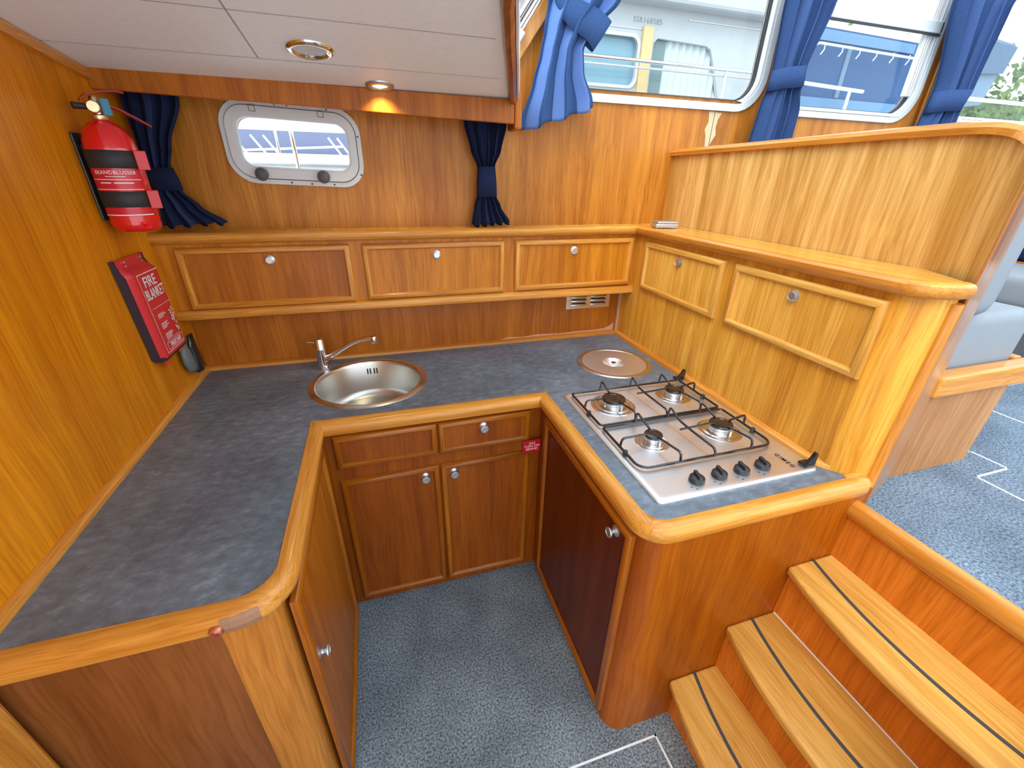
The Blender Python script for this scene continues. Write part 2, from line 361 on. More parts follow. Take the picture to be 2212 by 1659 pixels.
# white inlay lines of the carpet hatches
def line(pts, z, wd, parent):
    bm = B()
    for a, b in zip(pts, pts[1:]):
        a = Vector((*a, z)); b = Vector((*b, z)); t = (b-a).normalized(); s = Vector((t.y, -t.x, 0))*wd/2; a = a-t*wd/2; b = b+t*wd/2
        v = [bm.verts.new(q+Vector((0, 0, h))) for h in (-0.001, 0.0015) for q in (a-s, b-s, b+s, a+s)]
        for f in ((0, 1, 2, 3), (7, 6, 5, 4), (0, 4, 5, 1), (1, 5, 6, 2), (2, 6, 7, 3), (3, 7, 4, 0)): bm.faces.new([v[i] for i in f])
    return obj('inlay_line', bm, inlay_w, parent)
fl1 = bpy.data.objects['floor']
line([(-0.98, -2.0), (-0.98, -1.333), (-0.453, -1.333), (-0.453, -2.0)], 0.0, 0.006, fl1)
line([(0.70, -1.150), (0.786, -1.182), (0.788, -1.285), (0.628, -1.285), (0.62, -1.95)], 0.80, 0.006, floor2)
line([(1.245, -0.90), (1.242, -1.113), (2.2, -1.113)], 0.80, 0.006, floor2)
line([(1.60, -0.864), (2.4, -0.864)], 0.80, 0.006, floor2)

# foredeck ceiling, falling gently towards the hull side
cz = lambda y: 1.905+0.12*(-y-0.1)
edge = [(-0.587, 0.0), (-0.600, -0.04), (-0.668, -0.25), (-0.722, -0.418), (-0.773, -0.57), (-0.807, -0.678), (-0.836, -0.767), (-0.872, -0.92), (-0.905, -1.2), (-0.92, -1.6), (-0.92, -2.3)]
poly = [(LX, 0.06), (-0.587, 0.06)]+edge[0:]+[(LX, -2.3)]
bm = prism(B(), poly, lambda p: (p[0], p[1], cz(p[1])), lambda p: (p[0], p[1], cz(p[1])+0.03))
ceil = struct('ceiling', bm, ceilm, origin=(0, 0, 0))
def seam(x0, y0, x1, y1):
    bm = B(); n = 1
    a = Vector((x0, y0, cz(y0)-0.0006)); b = Vector((x1, y1, cz(y1)-0.0006)); t = (b-a).normalized(); s = t.cross(Vector((0, 0, 1))).normalized()*0.0016
    v = [bm.verts.new(q) for q in (a-s, b-s, b+s, a+s)]+[bm.verts.new(q+Vector((0, 0, 0.003))) for q in (a-s, b-s, b+s, a+s)]
    for f in ((0, 1, 2, 3), (7, 6, 5, 4), (0, 4, 5, 1), (1, 5, 6, 2), (2, 6, 7, 3), (3, 7, 4, 0)): bm.faces.new([v[i] for i in f])
    obj('panel_seam', bm, grey_t, ceil)
seam(LX, -0.305, -0.712, -0.30); seam(LX, -0.585, -0.80, -0.58); seam(-1.403, -0.305, -1.407, -2.2)
# dark wooden edge of that ceiling and the white coaming outside it
path = [(x, y, cz(y)) for x, y in edge][::-1]
bm = sweep(B(), path, [(-0.002, -0.008), (0.005, -0.018), (0.018, -0.022), (0.028, -0.014), (0.030, 0.03), (-0.002, 0.03)])
struct('trim_1', bm, wood('dark_red_moulding', 'y', (0.40, 0.13, 0.03), (0.20, 0.05, 0.01), 1.6, 0.25, 0.5), origin=(0, 0, 0), smooth=True)
bm = sweep(B(), path, [(0.0302, -0.006), (0.037, -0.006), (0.037, 0.10), (0.0302, 0.10)])
struct('trim_2', bm, white, origin=(0, 0, 0))
# valance board under the side deck
bm = prism(B(), [(LX, -0.12), (-0.604, -0.12), (-0.604, -0.10), (LX, -0.10)], lambda p: (p[0], p[1], 1.857 if p[0] < -1 else 1.824), lambda p: (p[0], p[1], 1.915 if p[0] < -1 else 1.90))
struct('trim_3', bm, WM, bevel=0.003)
bm = obox(-0.604, -0.575, -0.125, -0.02, 1.806, 1.93)
struct('trim_4', bm, WM, bevel=0.008)
# moulding along top of left bulkhead
bm = prism(B(), [(LX, -0.03), (LX+0.014, -0.03), (LX+0.016, -0.012), (LX+0.010, 0.0), (LX, 0.0)],
           lambda p: (p[0], -0.12, cz(-0.12)+p[1]), lambda p: (p[0], -2.3, cz(-2.3)+p[1]))
struct('trim_5', bm, T['y'], origin=(0, 0, 0))
# door frame post ahead of the left cabinet
struct('trim_6', obox(LX-0.005, LX+0.022, -1.30, -1.232, 0, 0.86), T['z'], bevel=0.008)
# deckhead windscreen: side frame, glass
bm = B(); d = Vector((0.116, 0, 0.158)).normalized(); s = Vector((d.z, 0, -d.x))*0.022
a = Vector((-0.60, 0, 2.005)); b = a+d*0.9
v = [bm.verts.new(q+Vector((0, yy, 0))) for yy in (0.03, WY+0.01) for q in (a-s, b-s, b+s, a+s)]
for f in ((0, 1, 2, 3), (7, 6, 5, 4), (0, 4, 5, 1), (1, 5, 6, 2), (2, 6, 7, 3), (3, 7, 4, 0)): bm.faces.new([v[i] for i in f])
struct('trim_7', bm, T['z'], bevel=0.004)
bm = B()
for off, wd, th in ((0.040, 0.008, 0.03), (0.062, 0.008, 0.03), (0.051, 0.004, 0.012)):
    n = Vector((-d.z, 0, d.x)); p0 = a+n*off; p1 = b+n*off; s2 = n*wd/2
    v = [bm.verts.new(q+Vector((0, yy, 0))) for yy in (WY-th, WY) for q in (p0-s2, p1-s2, p1+s2, p0+s2)]
    for f in ((0, 1, 2, 3), (7, 6, 5, 4), (0, 4, 5, 1), (1, 5, 6, 2), (2, 6, 7, 3), (3, 7, 4, 0)): bm.faces.new([v[i] for i in f])
win5 = struct('window_5', bm, alu_w)
bm = B(); g = []
for x_, y_ in edge[:-1]: g.append([bm.verts.new((x_+0.040, y_ if y_ < -0.02 else 0.05, 2.005)), bm.verts.new((x_+0.040+0.42, y_ if y_ < -0.02 else 0.05, 2.60))])
for p, q in zip(g, g[1:]): bm.faces.new((p[0], q[0], q[1], p[1]))
obj('pane', bm, glass, win5, smooth='all')
t = thing('window_stay', 'grey metal stay with a dark knob at the foot of the sloping windscreen frame', 'window fitting', (-0.53, 0.03, 2.10))
c0 = a+d*0.125+Vector((0, 0.015, 0))+n*0.030
bm = xform(obox(-0.016, 0.016, -0.012, 0.012, -0.022, 0.018), Matrix.Translation(c0+Vector((0, 0, 0))) @ Matrix.Rotation(math.radians(35), 4, 'Y')); obj('knob', bm, satin, t, bevel=0.004)
bm = xform(obox(-0.014, 0.014, -0.010, 0.010, -0.040, -0.022), Matrix.Translation(c0) @ Matrix.Rotation(math.radians(35), 4, 'Y')); obj('knob_base', bm, blackp, t, bevel=0.003)
obj('stay_bar', tube(B(), [c0, c0+d*0.22], 0.005, 8), satin, t, smooth=True)

# ---- windows of the hull side
def rframe(name, x0, x1, z0, z1, r, wd, y0, y1, mat, parent=None, hump=True):
    """rounded frame swept around the opening; profile slightly stepped"""
    bm = plate([rrect(x0, x1, z0, z1, r, 8), rrect(x0+wd, x1-wd, z0+wd, z1-wd, max(0.01, r-wd), 8)], y1-y0)
    return bm
def window(idx, x0, x1, z0, z1, r, poly=None):
    q = poly or [(x0, z0), (x1, z0), (x1, z1), (x0, z1)]
    L_ = lambda d_: rpoly(inset(q, d_), [r-d_]*4+([0.3] if len(q) == 5 else []))
    # outer flange, inner raised ring, pane
    bm = xform(plate([L_(0), L_(0.030)], 0.012), XZ(WY))
    o = struct(f'window_{idx}', bm, alu, bevel=0.004)
    bm = xform(plate([L_(0.026), L_(0.044)], 0.055), XZ(WY+0.045)); obj('inner_frame', bm, alu, o, bevel=0.003)
    bm = xform(plate([L_(0.044), L_(0.050)], 0.02), XZ(WY+0.035)); obj('gasket', bm, rubber, o)
    bm = xform(plate([L_(0.046)], 0.004), XZ(WY+0.03)); obj('pane', bm, glass, o)
    return o
window(2, 0, 0, 0, 0, 0.15, W2)
w3 = window(3, 0.76, 1.695, 1.935, 2.72, 0.16)
bm = obox(0.80, 1.68, WY-0.012, WY+0.02, 2.322, 2.372); obj('sash_rail', bm, alu, w3, bevel=0.004)
bm = obox(0.80, 1.67, WY-0.016, WY-0.010, 2.312, 2.322); obj('sash_gasket', bm, rubber, w3)
for k in range(3): obj('sash_channel', obox(1.592+k*0.016, 1.600+k*0.016, WY-0.006, WY+0.02, 2.06, 2.66), alu_w, w3, bevel=0.002)
window(4, 1.93, 3.25, 1.935, 2.72, 0.16)
# vertical shiny moulding between the second and third side window
struct('trim_8', tube(B(), [(1.755, WY-0.004, 1.70), (1.765, WY-0.004, 2.75)], 0.008, 8), T['z'], smooth=True)

# porthole
def skew(bm):      # the ports follow the sheer: they fall a little towards aft
    for v in bm.verts: v.co.z += -0.035*(v.co.x+1.4)
    return bm
bm = xform(plate([rrect(-1.628, -1.163, 1.603, 1.868, 0.085, 8), rrect(-1.583, -1.207, 1.655, 1.822, 0.045, 8)], 0.010), XZ(WY))
win1 = struct('window_1', skew(bm), alu_w, bevel=0.003)
bm = xform(plate([rrect(-1.610, -1.181, 1.622, 1.850, 0.07, 8), rrect(-1.583, -1.207, 1.655, 1.822, 0.045, 8)], 0.010), XZ(WY-0.010))
sash = obj('opening_sash', skew(bm), alu_w, win1, bevel=0.003)
bm = xform(plate([rrect(-1.6125, -1.1785, 1.6195, 1.8525, 0.0725, 8), rrect(-1.6095, -1.1815, 1.6225, 1.8495, 0.0695, 8)], 0.0015), XZ(WY-0.0101)); obj('sash_gap', skew(bm), rubber, win1)
bm = xform(plate([rrect(-1.585, -1.205, 1.653, 1.824, 0.047, 8)], 0.005), XZ(WY-0.004)); obj('pane', skew(bm), glass, win1)
bm = xform(plate([rrect(-1.583, -1.207, 1.655, 1.822, 0.045, 8), rrect(-1.577, -1.213, 1.661, 1.816, 0.040, 8)], 0.03), XZ(WY+0.012)); obj('seal', skew(bm), alu_w, win1)
for hx in (-1.512, -1.292):
    bm = xform(plate([rrect(hx-0.010, hx+0.010, 1.832, 1.852, 0.002, 2), rrect(hx-0.0085, hx+0.0085, 1.8335, 1.8505, 0.001, 2)], 0.004), XZ(WY-0.017)); obj('hinge', skew(bm), rubber, win1)
for kx, kz in ((-1.520, 1.640), (-1.312, 1.634)):
    bm = lathe(B(), [(0.008, 0), (0.008, 0.016), (0.020, 0.020), (0.0225, 0.026), (0.021, 0.033), (0.014, 0.038), (0.004, 0.040)], place((kx, WY-0.020, kz), (0, -1, 0)), 24)
    obj('clamp_knob', bm, greyk, win1, smooth=True)
for sx, sz in ((-1.60, 1.79), (-1.585, 1.65), (-1.43, 1.611), (-1.36, 1.610), (-1.28, 1.611), (-1.176, 1.65), (-1.173, 1.78), (-1.44, 1.860), (-1.40, 1.860), (-1.27, 1.859), (-1.55, 1.861)):
    bm = lathe(B(), [(0.0035, 0), (0.0035, 0.0015), (0.001, 0.002)], place((sx, WY-0.010, sz-0.035*(sx+1.4)), (0, -1, 0)), 10); obj('screw', bm, greyk, win1)

# ------------------------------------------------------------------ countertop
HZ = 0.90
slab = [(LX, -1.207)]+[(-1.50, -1.207)]+[(x, y) for x, y in arc(-1.498, -1.137, 0.070, 0.070, -90, 0, 8)]+[(-1.428, -0.5405), (-0.586, -0.5405)]+\
       [(-0.586, -1.20)]+arc(-0.536, -1.208, 0.050, 0.050, 180, 270, 8)+[(0.11, -1.258), (0.11, WY-0.02), (LX, WY-0.02)]
ct = thing('countertop', 'dark slate-look U-shaped worktop edged with a rounded teak moulding', 'countertop', (-0.9, -0.5, 0.86))
bm = plate([slab, arc(-1.24, -0.265, 0.203, 0.203, 0, 360*31/32, 31), arc(-0.185, -0.348, 0.145, 0.145, 0, 360*31/32, 31)], 0.030)
xform(bm, Matrix.Translation((0, 0, HZ-0.030))); obj('worktop', bm, slate, ct)
nose = [(0, -0.052), (0.020, -0.052), (0.034, -0.044), (0.041, -0.026), (0.040, -0.010), (0.030, 0.002), (0.014, 0.006), (0.0, 0.002)]
pA = [(LX, -1.207, HZ), (-1.51, -1.207, HZ)]+[(x, y, HZ) for x, y in arc(-1.498, -1.137, 0.070, 0.070, -84, 0, 8)]+[(-1.428, -1.03, HZ), (-1.428, -0.5405, HZ), (-0.586, -0.5405, HZ)]
pB = [(-0.586, -0.5405, HZ), (-0.586, -1.19, HZ)]+[(x, y, HZ) for x, y in arc(-0.536, -1.208, 0.050, 0.050, 180, 270, 8)][1:]+[(-0.45, -1.258, HZ), (0.085, -1.258, HZ)]
bm = sweep(B(), pA+pB[1:], nose)
obj('edge_moulding', bm, [T['x'], T['y']], ct, smooth=True)
bm = B(); lathe(bm, [(0.001, -0.052), (0.028, -0.052), (0.040, -0.030), (0.040, -0.008), (0.030, 0.004), (0.012, 0.010), (0.001, 0.011)], place((0.083, -1.258, HZ)), 24)
obj('moulding_end_block', bm, T['x'], ct, smooth=True)
fid = [(-0.021, 0.0), (0.0, 0.0), (-0.002, 0.010), (-0.009, 0.016), (-0.021, 0.018)]
bm = sweep(B(), [(LX+0.020, -1.215, HZ), (LX+0.020, 0.0, HZ), (0.010, 0.0, HZ), (0.010, -1.15, HZ), (0.016, -1.19, HZ), (0.034, -1.215, HZ), (0.060, -1.232, HZ), (0.09, -1.24, HZ)], fid)
obj('back_bead', bm, [T['x'], T['y']], ct, smooth=True)
bm = sweep(B(), [(-1.512, -1.2075, HZ), (-1.497, -1.2075, HZ), (-1.480, -1.205, HZ), (-1.462, -1.198, HZ)], [(0.002, -0.053), (0.021, -0.053), (0.035, -0.045), (0.042, -0.026), (0.041, -0.010), (0.036, -0.004), (0.036, -0.030), (0.030, -0.042)])
obj('tape_patch', bm, tape, ct, label='brown tape patch on the moulding')
bm = lathe(B(), [(0.0, 0.0), (0.013, 0.0), (0.013, 0.004), (0.010, 0.008), (0.006, 0.009), (0.005, 0.004), (0.0015, 0.003)], place((-1.520, -1.2465, 0.874), (0, -1, 0)), 24, cap0=False)
obj('copper_screw_cap', bm, copper, ct, smooth=True, label='round copper-coloured screw cap')
obj('worktop_joint', obox(-0.5865, -0.5855, -0.53, 0.03, HZ, HZ+0.0003), plain('joint_grey', (0.05, 0.055, 0.065), 0.5), ct)

# ------------------------------------------------------------------ cabinets
def molding(bm, u0, u1, v0, v1, f, wd=0.024):
    """raised frame: f(u,v,h) -> world, h out of the face"""
    steps = [(0, 0), (0, 0.010), (0.004, 0.016), (0.010, 0.019), (0.018, 0.018), (0.0225, 0.013), (wd, 0.007)]
    rings = []
    for i, h in steps: rings.append([bm.verts.new(f(*p, h)) for p in ((u0+i, v0+i), (u1-i, v0+i), (u1-i, v1-i), (u0+i, v1-i))])
    for a, b in zip(rings, rings[1:]):
        for k in range(4): bm.faces.new((a[k], a[(k+1) % 4], b[(k+1) % 4], b[k])).material_index = k % 2
    return bm
def front(kind, u0, u1, v0, v1, f, parent, mat, tmat, knob=None, name='door', lab=None):
    bm = B(); dv_ = f(1, 0, 0)-f(0, 0, 0); ax = 'x' if abs(dv_.x) > 0.5 else 'y'
    q = [f(a, b, h) for h in (0.0, 0.0075) for a, b in ((u0+0.001, v0+0.001), (u1-0.001, v0+0.001), (u1-0.001, v1-0.001), (u0+0.001, v1-0.001))]
    v = [bm.verts.new(p) for p in q]
    for fc in ((0, 1, 2, 3), (7, 6, 5, 4), (0, 4, 5, 1), (1, 5, 6, 2), (2, 6, 7, 3), (3, 7, 4, 0)): bm.faces.new([v[i] for i in fc])
    d_ = obj(name, bm, mat, parent, label=lab)
    m_ = obj('moulding', molding(B(), u0, u1, v0, v1, f), [tmat[ax], tmat['z']], d_, smooth=True)
    if knob:
        p = f(knob[0], knob[1], 0.0075); nrm = f(0, 0, 1)-f(0, 0, 0)
        pr_ = [(0.017, 0), (0.017, 0.002), (0.013, 0.005), (0.0075, 0.008), (0.0065, 0.013), (0.012, 0.018), (0.0155, 0.022), (0.0150, 0.025), (0.0115, 0.0255), (0.0110, 0.0245), (0.001, 0.0245)] if v1 < 1 else [(0.0175, 0), (0.0175, 0.002), (0.014, 0.004), (0.009, 0.005), (0.009, 0.007), (0.0145, 0.009), (0.0150, 0.012), (0.0120, 0.0135), (0.0115, 0.0125), (0.001, 0.0125)]
        k_ = lathe(B(), pr_, place(p, nrm), 24)
        obj('knob', k_, satin, d_, smooth=True)
    return d_
# sink cabinet at the back of the well
cab = thing('base_cabinet', 'dark teak base cabinet under the sink with two drawer fronts and two doors', 'cabinet', (-1.01, -0.3, 0), 'base cabinets under the worktop')
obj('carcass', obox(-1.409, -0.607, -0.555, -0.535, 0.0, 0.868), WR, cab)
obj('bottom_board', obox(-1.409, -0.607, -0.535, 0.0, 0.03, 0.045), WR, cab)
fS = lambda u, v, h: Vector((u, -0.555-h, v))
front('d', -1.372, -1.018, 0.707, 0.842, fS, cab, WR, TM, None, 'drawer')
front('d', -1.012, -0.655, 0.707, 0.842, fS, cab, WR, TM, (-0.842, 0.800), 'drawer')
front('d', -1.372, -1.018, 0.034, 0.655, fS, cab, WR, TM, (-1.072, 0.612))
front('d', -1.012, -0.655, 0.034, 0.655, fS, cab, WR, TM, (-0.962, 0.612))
# left cabinet, seen from its end
cab = thing('base_cabinet', 'long teak base cabinet on the left with a door facing the carpeted well', 'cabinet', (-1.65, -0.6, 0), 'base cabinets under the worktop')
bm = zprism([(LX+0.001, -0.53), (LX+0.001, -1.222), (-1.49, -1.222)]+arc(-1.465, -1.182, 0.040, 0.040, -90, 0, 6)+[(-1.425, -1.13), (-1.412, -1.11), (-1.412, -0.53)], 0.0, 0.868)
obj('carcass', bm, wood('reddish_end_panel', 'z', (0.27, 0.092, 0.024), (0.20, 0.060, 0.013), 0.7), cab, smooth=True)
obj('corner_post', zprism([(-1.53, -1.2235), (-1.47, -1.2235)]+arc(-1.465, -1.182, 0.0415, 0.0415, -90, 0, 6)+[(-1.4235, -1.10), (-1.44, -1.10), (-1.47, -1.2)], 0.0, 0.867), wood('corner_teak', 'z', (0.52, 0.20, 0.03), (0.36, 0.115, 0.012)), cab, smooth=True, label='lighter solid corner post')
fL = lambda u, v, h: Vector((-1.412+h, u, v))
front('d', -1.19, -0.60, 0.012, 0.835, fL, cab, WM, TM, (-1.135, 0.575))
# hob cabinet
cab = thing('base_cabinet', 'tall reddish teak base cabinet under the gas hob with one door and rounded front corner', 'cabinet', (-0.25, -0.7, 0), 'base cabinets under the worktop')
bm = zprism([(-0.605, 0.0), (-0.605, -1.215)]+arc(-0.545, -1.225, 0.060, 0.060, 180, 270, 8)+[(0.13, -1.285), (0.13, 0.0)], 0.0, 0.868)
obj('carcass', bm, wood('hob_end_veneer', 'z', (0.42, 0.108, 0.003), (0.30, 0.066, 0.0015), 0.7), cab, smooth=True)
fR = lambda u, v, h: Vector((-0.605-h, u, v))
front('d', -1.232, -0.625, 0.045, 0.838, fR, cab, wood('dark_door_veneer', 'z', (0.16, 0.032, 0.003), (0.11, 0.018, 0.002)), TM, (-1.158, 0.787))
# gas warning sign
t = thing('warning_sign', 'small red plastic sign about gas beside the right drawer front', 'sign', (-0.648, -0.57, 0.655))
sg = obj('plate', obox(-0.686, -0.611, -0.5765, -0.5735, 0.655, 0.711), plain('sign_red', (0.62, 0.008, 0.03), 0.3), t, bevel=0.001)
mT = Matrix.Translation((-0.648, -0.5768, 0.683)) @ Matrix.Rotation(PI/2, 4, 'X')
bm = text('GAS\nTURN OFF\nBEHIND', 0.0135, mT, 0.0004, 1.05); bmesh.ops.translate(bm, verts=bm.verts, vec=(0, 0, 0.0135)) if False else None
obj('lettering', bm, white_t, t)

# ------------------------------------------------------------------ upper lockers
bk = thing('wall_locker', 'long teak wall locker along the hull side with three drop-front doors', 'cabinet', (-0.93, 0, 1.14), 'lockers above the worktop')
obj('carcass', obox(LX, 0.035, -0.060, WY, 1.150, 1.412), W['z'], bk)
fB = lambda u, v, h: Vector((u, -0.060-h, v))
kz = 1.351
front('d', -1.838, -1.254, 1.177, 1.400, fB, bk, WM, T, (-1.541, kz))
front('d', -1.208, -0.624, 1.180, 1.400, fB, bk, W['z'], T, (-0.917, kz))
front('d', -0.575, 0.010, 1.181, 1.400, fB, bk, W['z'], T, (-0.293, kz))
bm = sweep(B(), [(LX, -0.060, 1.155), (0.046, -0.060, 1.155)], [(-0.10, -0.018), (0.012, -0.018), (0.022, -0.012), (0.026, 0.002), (0.022, 0.014), (0.012, 0.020), (0.0, 0.020), (0.0, -0.005), (-0.10, -0.005)])
obj('bottom_moulding', bm, T['x'], bk, smooth=True)
bp = thing('backsplash', 'low teak splash panel between the worktop and the wall locker', 'backsplash', (-0.93, 0.03, 0.90))
obj('panel', obox(LX, 0.03, 0.021, WY, 0.90, 1.15), WM, bp)
obj('corner_bead', obox(0.018, 0.030, 0.008, 0.021, 0.915, 1.137), plain('pink_bead', (0.55, 0.30, 0.19), 0.4), bp)
pts = [(-0.62, 0.916), (-0.58, 0.926), (-0.5, 0.921), (-0.42, 0.928), (-0.3, 0.922), (-0.2, 0.926), (-0.1, 0.925), (-0.04, 0.930), (-0.01, 0.942), (0.010, 0.958), (0.010, 0.916)]
obj('worn_edge', prism(B(), pts, lambda p: (p[0], 0.0204, p[1]), lambda p: (p[0], 0.0212, p[1])), plain('bleached_wood', (0.62, 0.33, 0.20), 0.6), bp, label='bleached worn strip of veneer')

rt = thing('wall_locker', 'light teak locker beside the gas hob with two drop-front doors and a rounded end', 'cabinet', (0.15, -0.6, 0.9), 'lockers above the worktop')
body = [(0.030, WY), (0.030, -1.200)]+arc(0.125, -1.185, 0.095, 0.080, 190, 270, 8)+[(0.145, -1.262), (0.238, -1.12), (0.238, WY)]
obj('carcass', zprism(body, 0.868, 1.412), wood('locker_veneer', 'z', (0.86, 0.45, 0.06), (0.66, 0.28, 0.025)), rt, smooth=True)
fX = lambda u, v, h: Vector((0.030-h, u, v))
front('d', -0.652, -0.158, 1.184, 1.394, fX, rt, WD2, TP, (-0.405, 1.345))
front('d', -1.196, -0.703, 1.184, 1.394, fX, rt, WD2, TP, (-0.948, 1.345))

sh = thing('shelf', 'teak ledge with a thick rounded lip running above both lockers', 'shelf', (-0.6, -0.2, 1.41))
sp_ = [(LX, WY), (LX, -0.062), (0.028, -0.062), (0.028, -1.200)]+arc(0.125, -1.185, 0.097, 0.082, 190, 270, 8)+[(0.150, -1.264), (0.238, -1.12), (0.238, WY)]
obj('ledge', zprism(sp_, 1.412, 1.447), TP['y'], sh)
lp = [(0.0, -0.033), (0.014, -0.033), (0.025, -0.027), (0.031, -0.014), (0.030, -0.003), (0.024, 0.003), (0.010, 0.006), (-0.01, 0.004), (-0.01, -0.02), (0.0, -0.026)]
path = [(LX, -0.060, 1.447), (0.030, -0.060, 1.447)]
obj('lip', sweep(B(), path+[(0.030, -0.30, 1.447)], lp), [T['x'], T['y']], sh, smooth=True)
path = [(-0.2, -0.060, 1.4471), (0.030, -0.060, 1.4471), (0.030, -1.185, 1.4471)]+[(x, y, 1.4471) for x, y in arc(0.125, -1.185, 0.095, 0.080, 190, 270, 8)]
obj('lip', sweep(B(), path, lp), [T['x'], T['y']], sh, smooth=True)

# ------------------------------------------------------------------ partition behind the lockers (back of the saloon seat)
pt = thing('partition', 'high teak partition with a rounded top corner between galley and saloon', 'partition', (0.28, -0.6, 0.80))
plan, tops = [], []
for y in (0.06, -0.3, -0.7, -0.95): plan.append(((0.242, y), (0.325, y))); tops.append(1.758+0.012*(0.06-y)/1.0)
for i in range(15):
    t_ = i/14; b0_, b1_, b2_ = (1-t_)**2, 2*t_*(1-t_), t_*t_
    plan.append(((0.242*b0_+0.242*b1_+0.150*b2_, -1.03*b0_-1.21*b1_-1.273*b2_), (0.325*b0_+0.330*b1_+0.345*b2_, -1.02*b0_-1.13*b1_-1.205*b2_)))
    tops.append(1.7705-0.080*t_**2.6)
bm = B(); cols = []
for (p, q), zt in zip(plan, tops): cols.append([bm.verts.new((*p, 0.80)), bm.verts.new((*p, 1.44)), bm.verts.new((*p, zt)), bm.verts.new((*q, zt)), bm.verts.new((*q, 1.44)), bm.verts.new((*q, 0.80))])
for a_, b_ in zip(cols, cols[1:]):
    for k in range(6): bm.faces.new((a_[k], a_[(k+1) % 6], b_[(k+1) % 6], b_[k]))
bm.faces.new(cols[0]); bm.faces.new(cols[-1][::-1])
obj('panel', bm, WP, pt, smooth=True)
bm = B()                                             # end face cover
A0, A1 = Vector((0.150, -1.273, 0)), Vector((0.345, -1.205, 0)); nn = Vector((A1.y-A0.y, -(A1.x-A0.x), 0)).normalized()
ep = [A0-nn*0.004+Vector((0.004, 0, 0)), A0+nn*0.004, A1+nn*0.004, A1-nn*0.004]
v = [bm.verts.new(q+Vector((0, 0, h))) for h in (0.80, 1.685) for q in ep]
for f in ((0, 1, 2, 3), (7, 6, 5, 4), (0, 4, 5, 1), (1, 5, 6, 2), (2, 6, 7, 3), (3, 7, 4, 0)): bm.faces.new([v[i] for i in f])
obj('end_post', bm, wood('pinkish_teak', 'z', (0.56, 0.27, 0.11), (0.45, 0.20, 0.07), 1, 0.25, 0.5), pt, bevel=0.003)
obj('corner_bead', tube(B(), [(0.138, -1.262, 0.80), (0.138, -1.262, 1.40)], 0.018, 10), T['z'], pt, smooth=True)
bm = B(); rings = []                                 # capping rail following the top edge
for i, ((p, q), zt) in enumerate(zip(plan, tops)):
    j0, j1 = max(0, i-1), min(len(plan)-1, i+1)
    t_ = Vector((plan[j1][0][0]-plan[j0][0][0], plan[j1][0][1]-plan[j0][0][1], tops[j1]-tops[j0])).normalized()
    P3, Q3 = Vector((*p, zt)), Vector((*q, zt)); ac = (Q3-P3).normalized(); upv = ac.cross(t_).normalized()
    if upv.z < 0: upv = -upv
    ring = [P3-ac*0.016-upv*0.012, P3-ac*0.022+upv*0.002, P3-ac*0.016+upv*0.012, P3+upv*0.016, Q3+upv*0.016, Q3+ac*0.014+upv*0.010, Q3+ac*0.014-upv*0.012]
    rings.append([bm.verts.new(x) for x in ring])
for a_, b_ in zip(rings, rings[1:]):
    for k in range(7): bm.faces.new((a_[k], a_[(k+1) % 7], b_[(k+1) % 7], b_[k]))
bm.faces.new(rings[0]); bm.faces.new(rings[-1][::-1])
obj('capping_rail', bm, T['y'], pt, smooth=True)

# ------------------------------------------------------------------ staircase
stc = thing('staircase', 'three curved wooden steps with dark inlaid strips rising to the saloon', 'stairs', (-0.16, -1.6, 0))
def tread(z, xb, xn, yl=-1.2855, yr=-1.92, bulge=0.046, th=0.026):
    n = 24; yc = (yl+yr)/2; hw = (yl-yr)/2
    cur = lambda y, x: x-bulge*(1-((y-yc)/hw)**2)
    front_ = [(cur(yl+(yr-yl)*i/n, xn), yl+(yr-yl)*i/n) for i in range(n+1)]
    o = obj('tread', zprism(front_+[(xb+0.006, yr), (xb+0.006, yl)], z-th, z), TR, stc, bevel=0.007, seg=3)
    mid = xn+(xb-xn)*0.53
    a_ = [(cur(yl+(yr-yl)*i/n, mid)+0.0*i, yl+(yr-yl)*i/n) for i in range(n+1)]
    bm = B(); v0 = []
    for x, y in a_: v0.append([bm.verts.new((x+dx, y, z+h)) for dx, h in ((-0.005, -0.002), (-0.005, 0.0012), (0.005, 0.0012), (0.005, -0.002))])
    for p, q in zip(v0, v0[1:]):
        for k in range(4): bm.faces.new((p[k], p[(k+1) % 4], q[(k+1) % 4], q[k]))
    obj('inlay_strip', bm, strip, o)
def riser(x, z0, z1, yl=-1.2855, yr=-1.93): return obj('riser', obox(x+0.0005, x+0.016, yr, yl, z0-0.02 if z0 > 0.1 else z0, z1+0.004), WT, stc)
tread(0.205, -0.232, -0.408); tread(0.410, -0.064, -0.246); tread(0.620, 0.096, -0.084)
riser(-0.372, 0, 0.178); riser(-0.232, 0.205, 0.384); riser(-0.064, 0.410, 0.594); riser(0.082, 0.60, 0.80)
obj('white_bead', obox(-0.0668, -0.0638, -1.92, -1.29, 0.4095, 0.4125), white, stc)
bm = sweep(B(), [(0.078, -1.93, 0.80), (0.078, -1.275, 0.80)], [(0.03, -0.022), (-0.006, -0.022), (-0.012, -0.008), (-0.012, 0.012), (-0.004, 0.026), (0.010, 0.033), (0.022, 0.028), (0.030, 0.012), (0.031, 0.0)])
obj('top_nosing', bm, [T['x'], T['y']], stc, smooth=True)

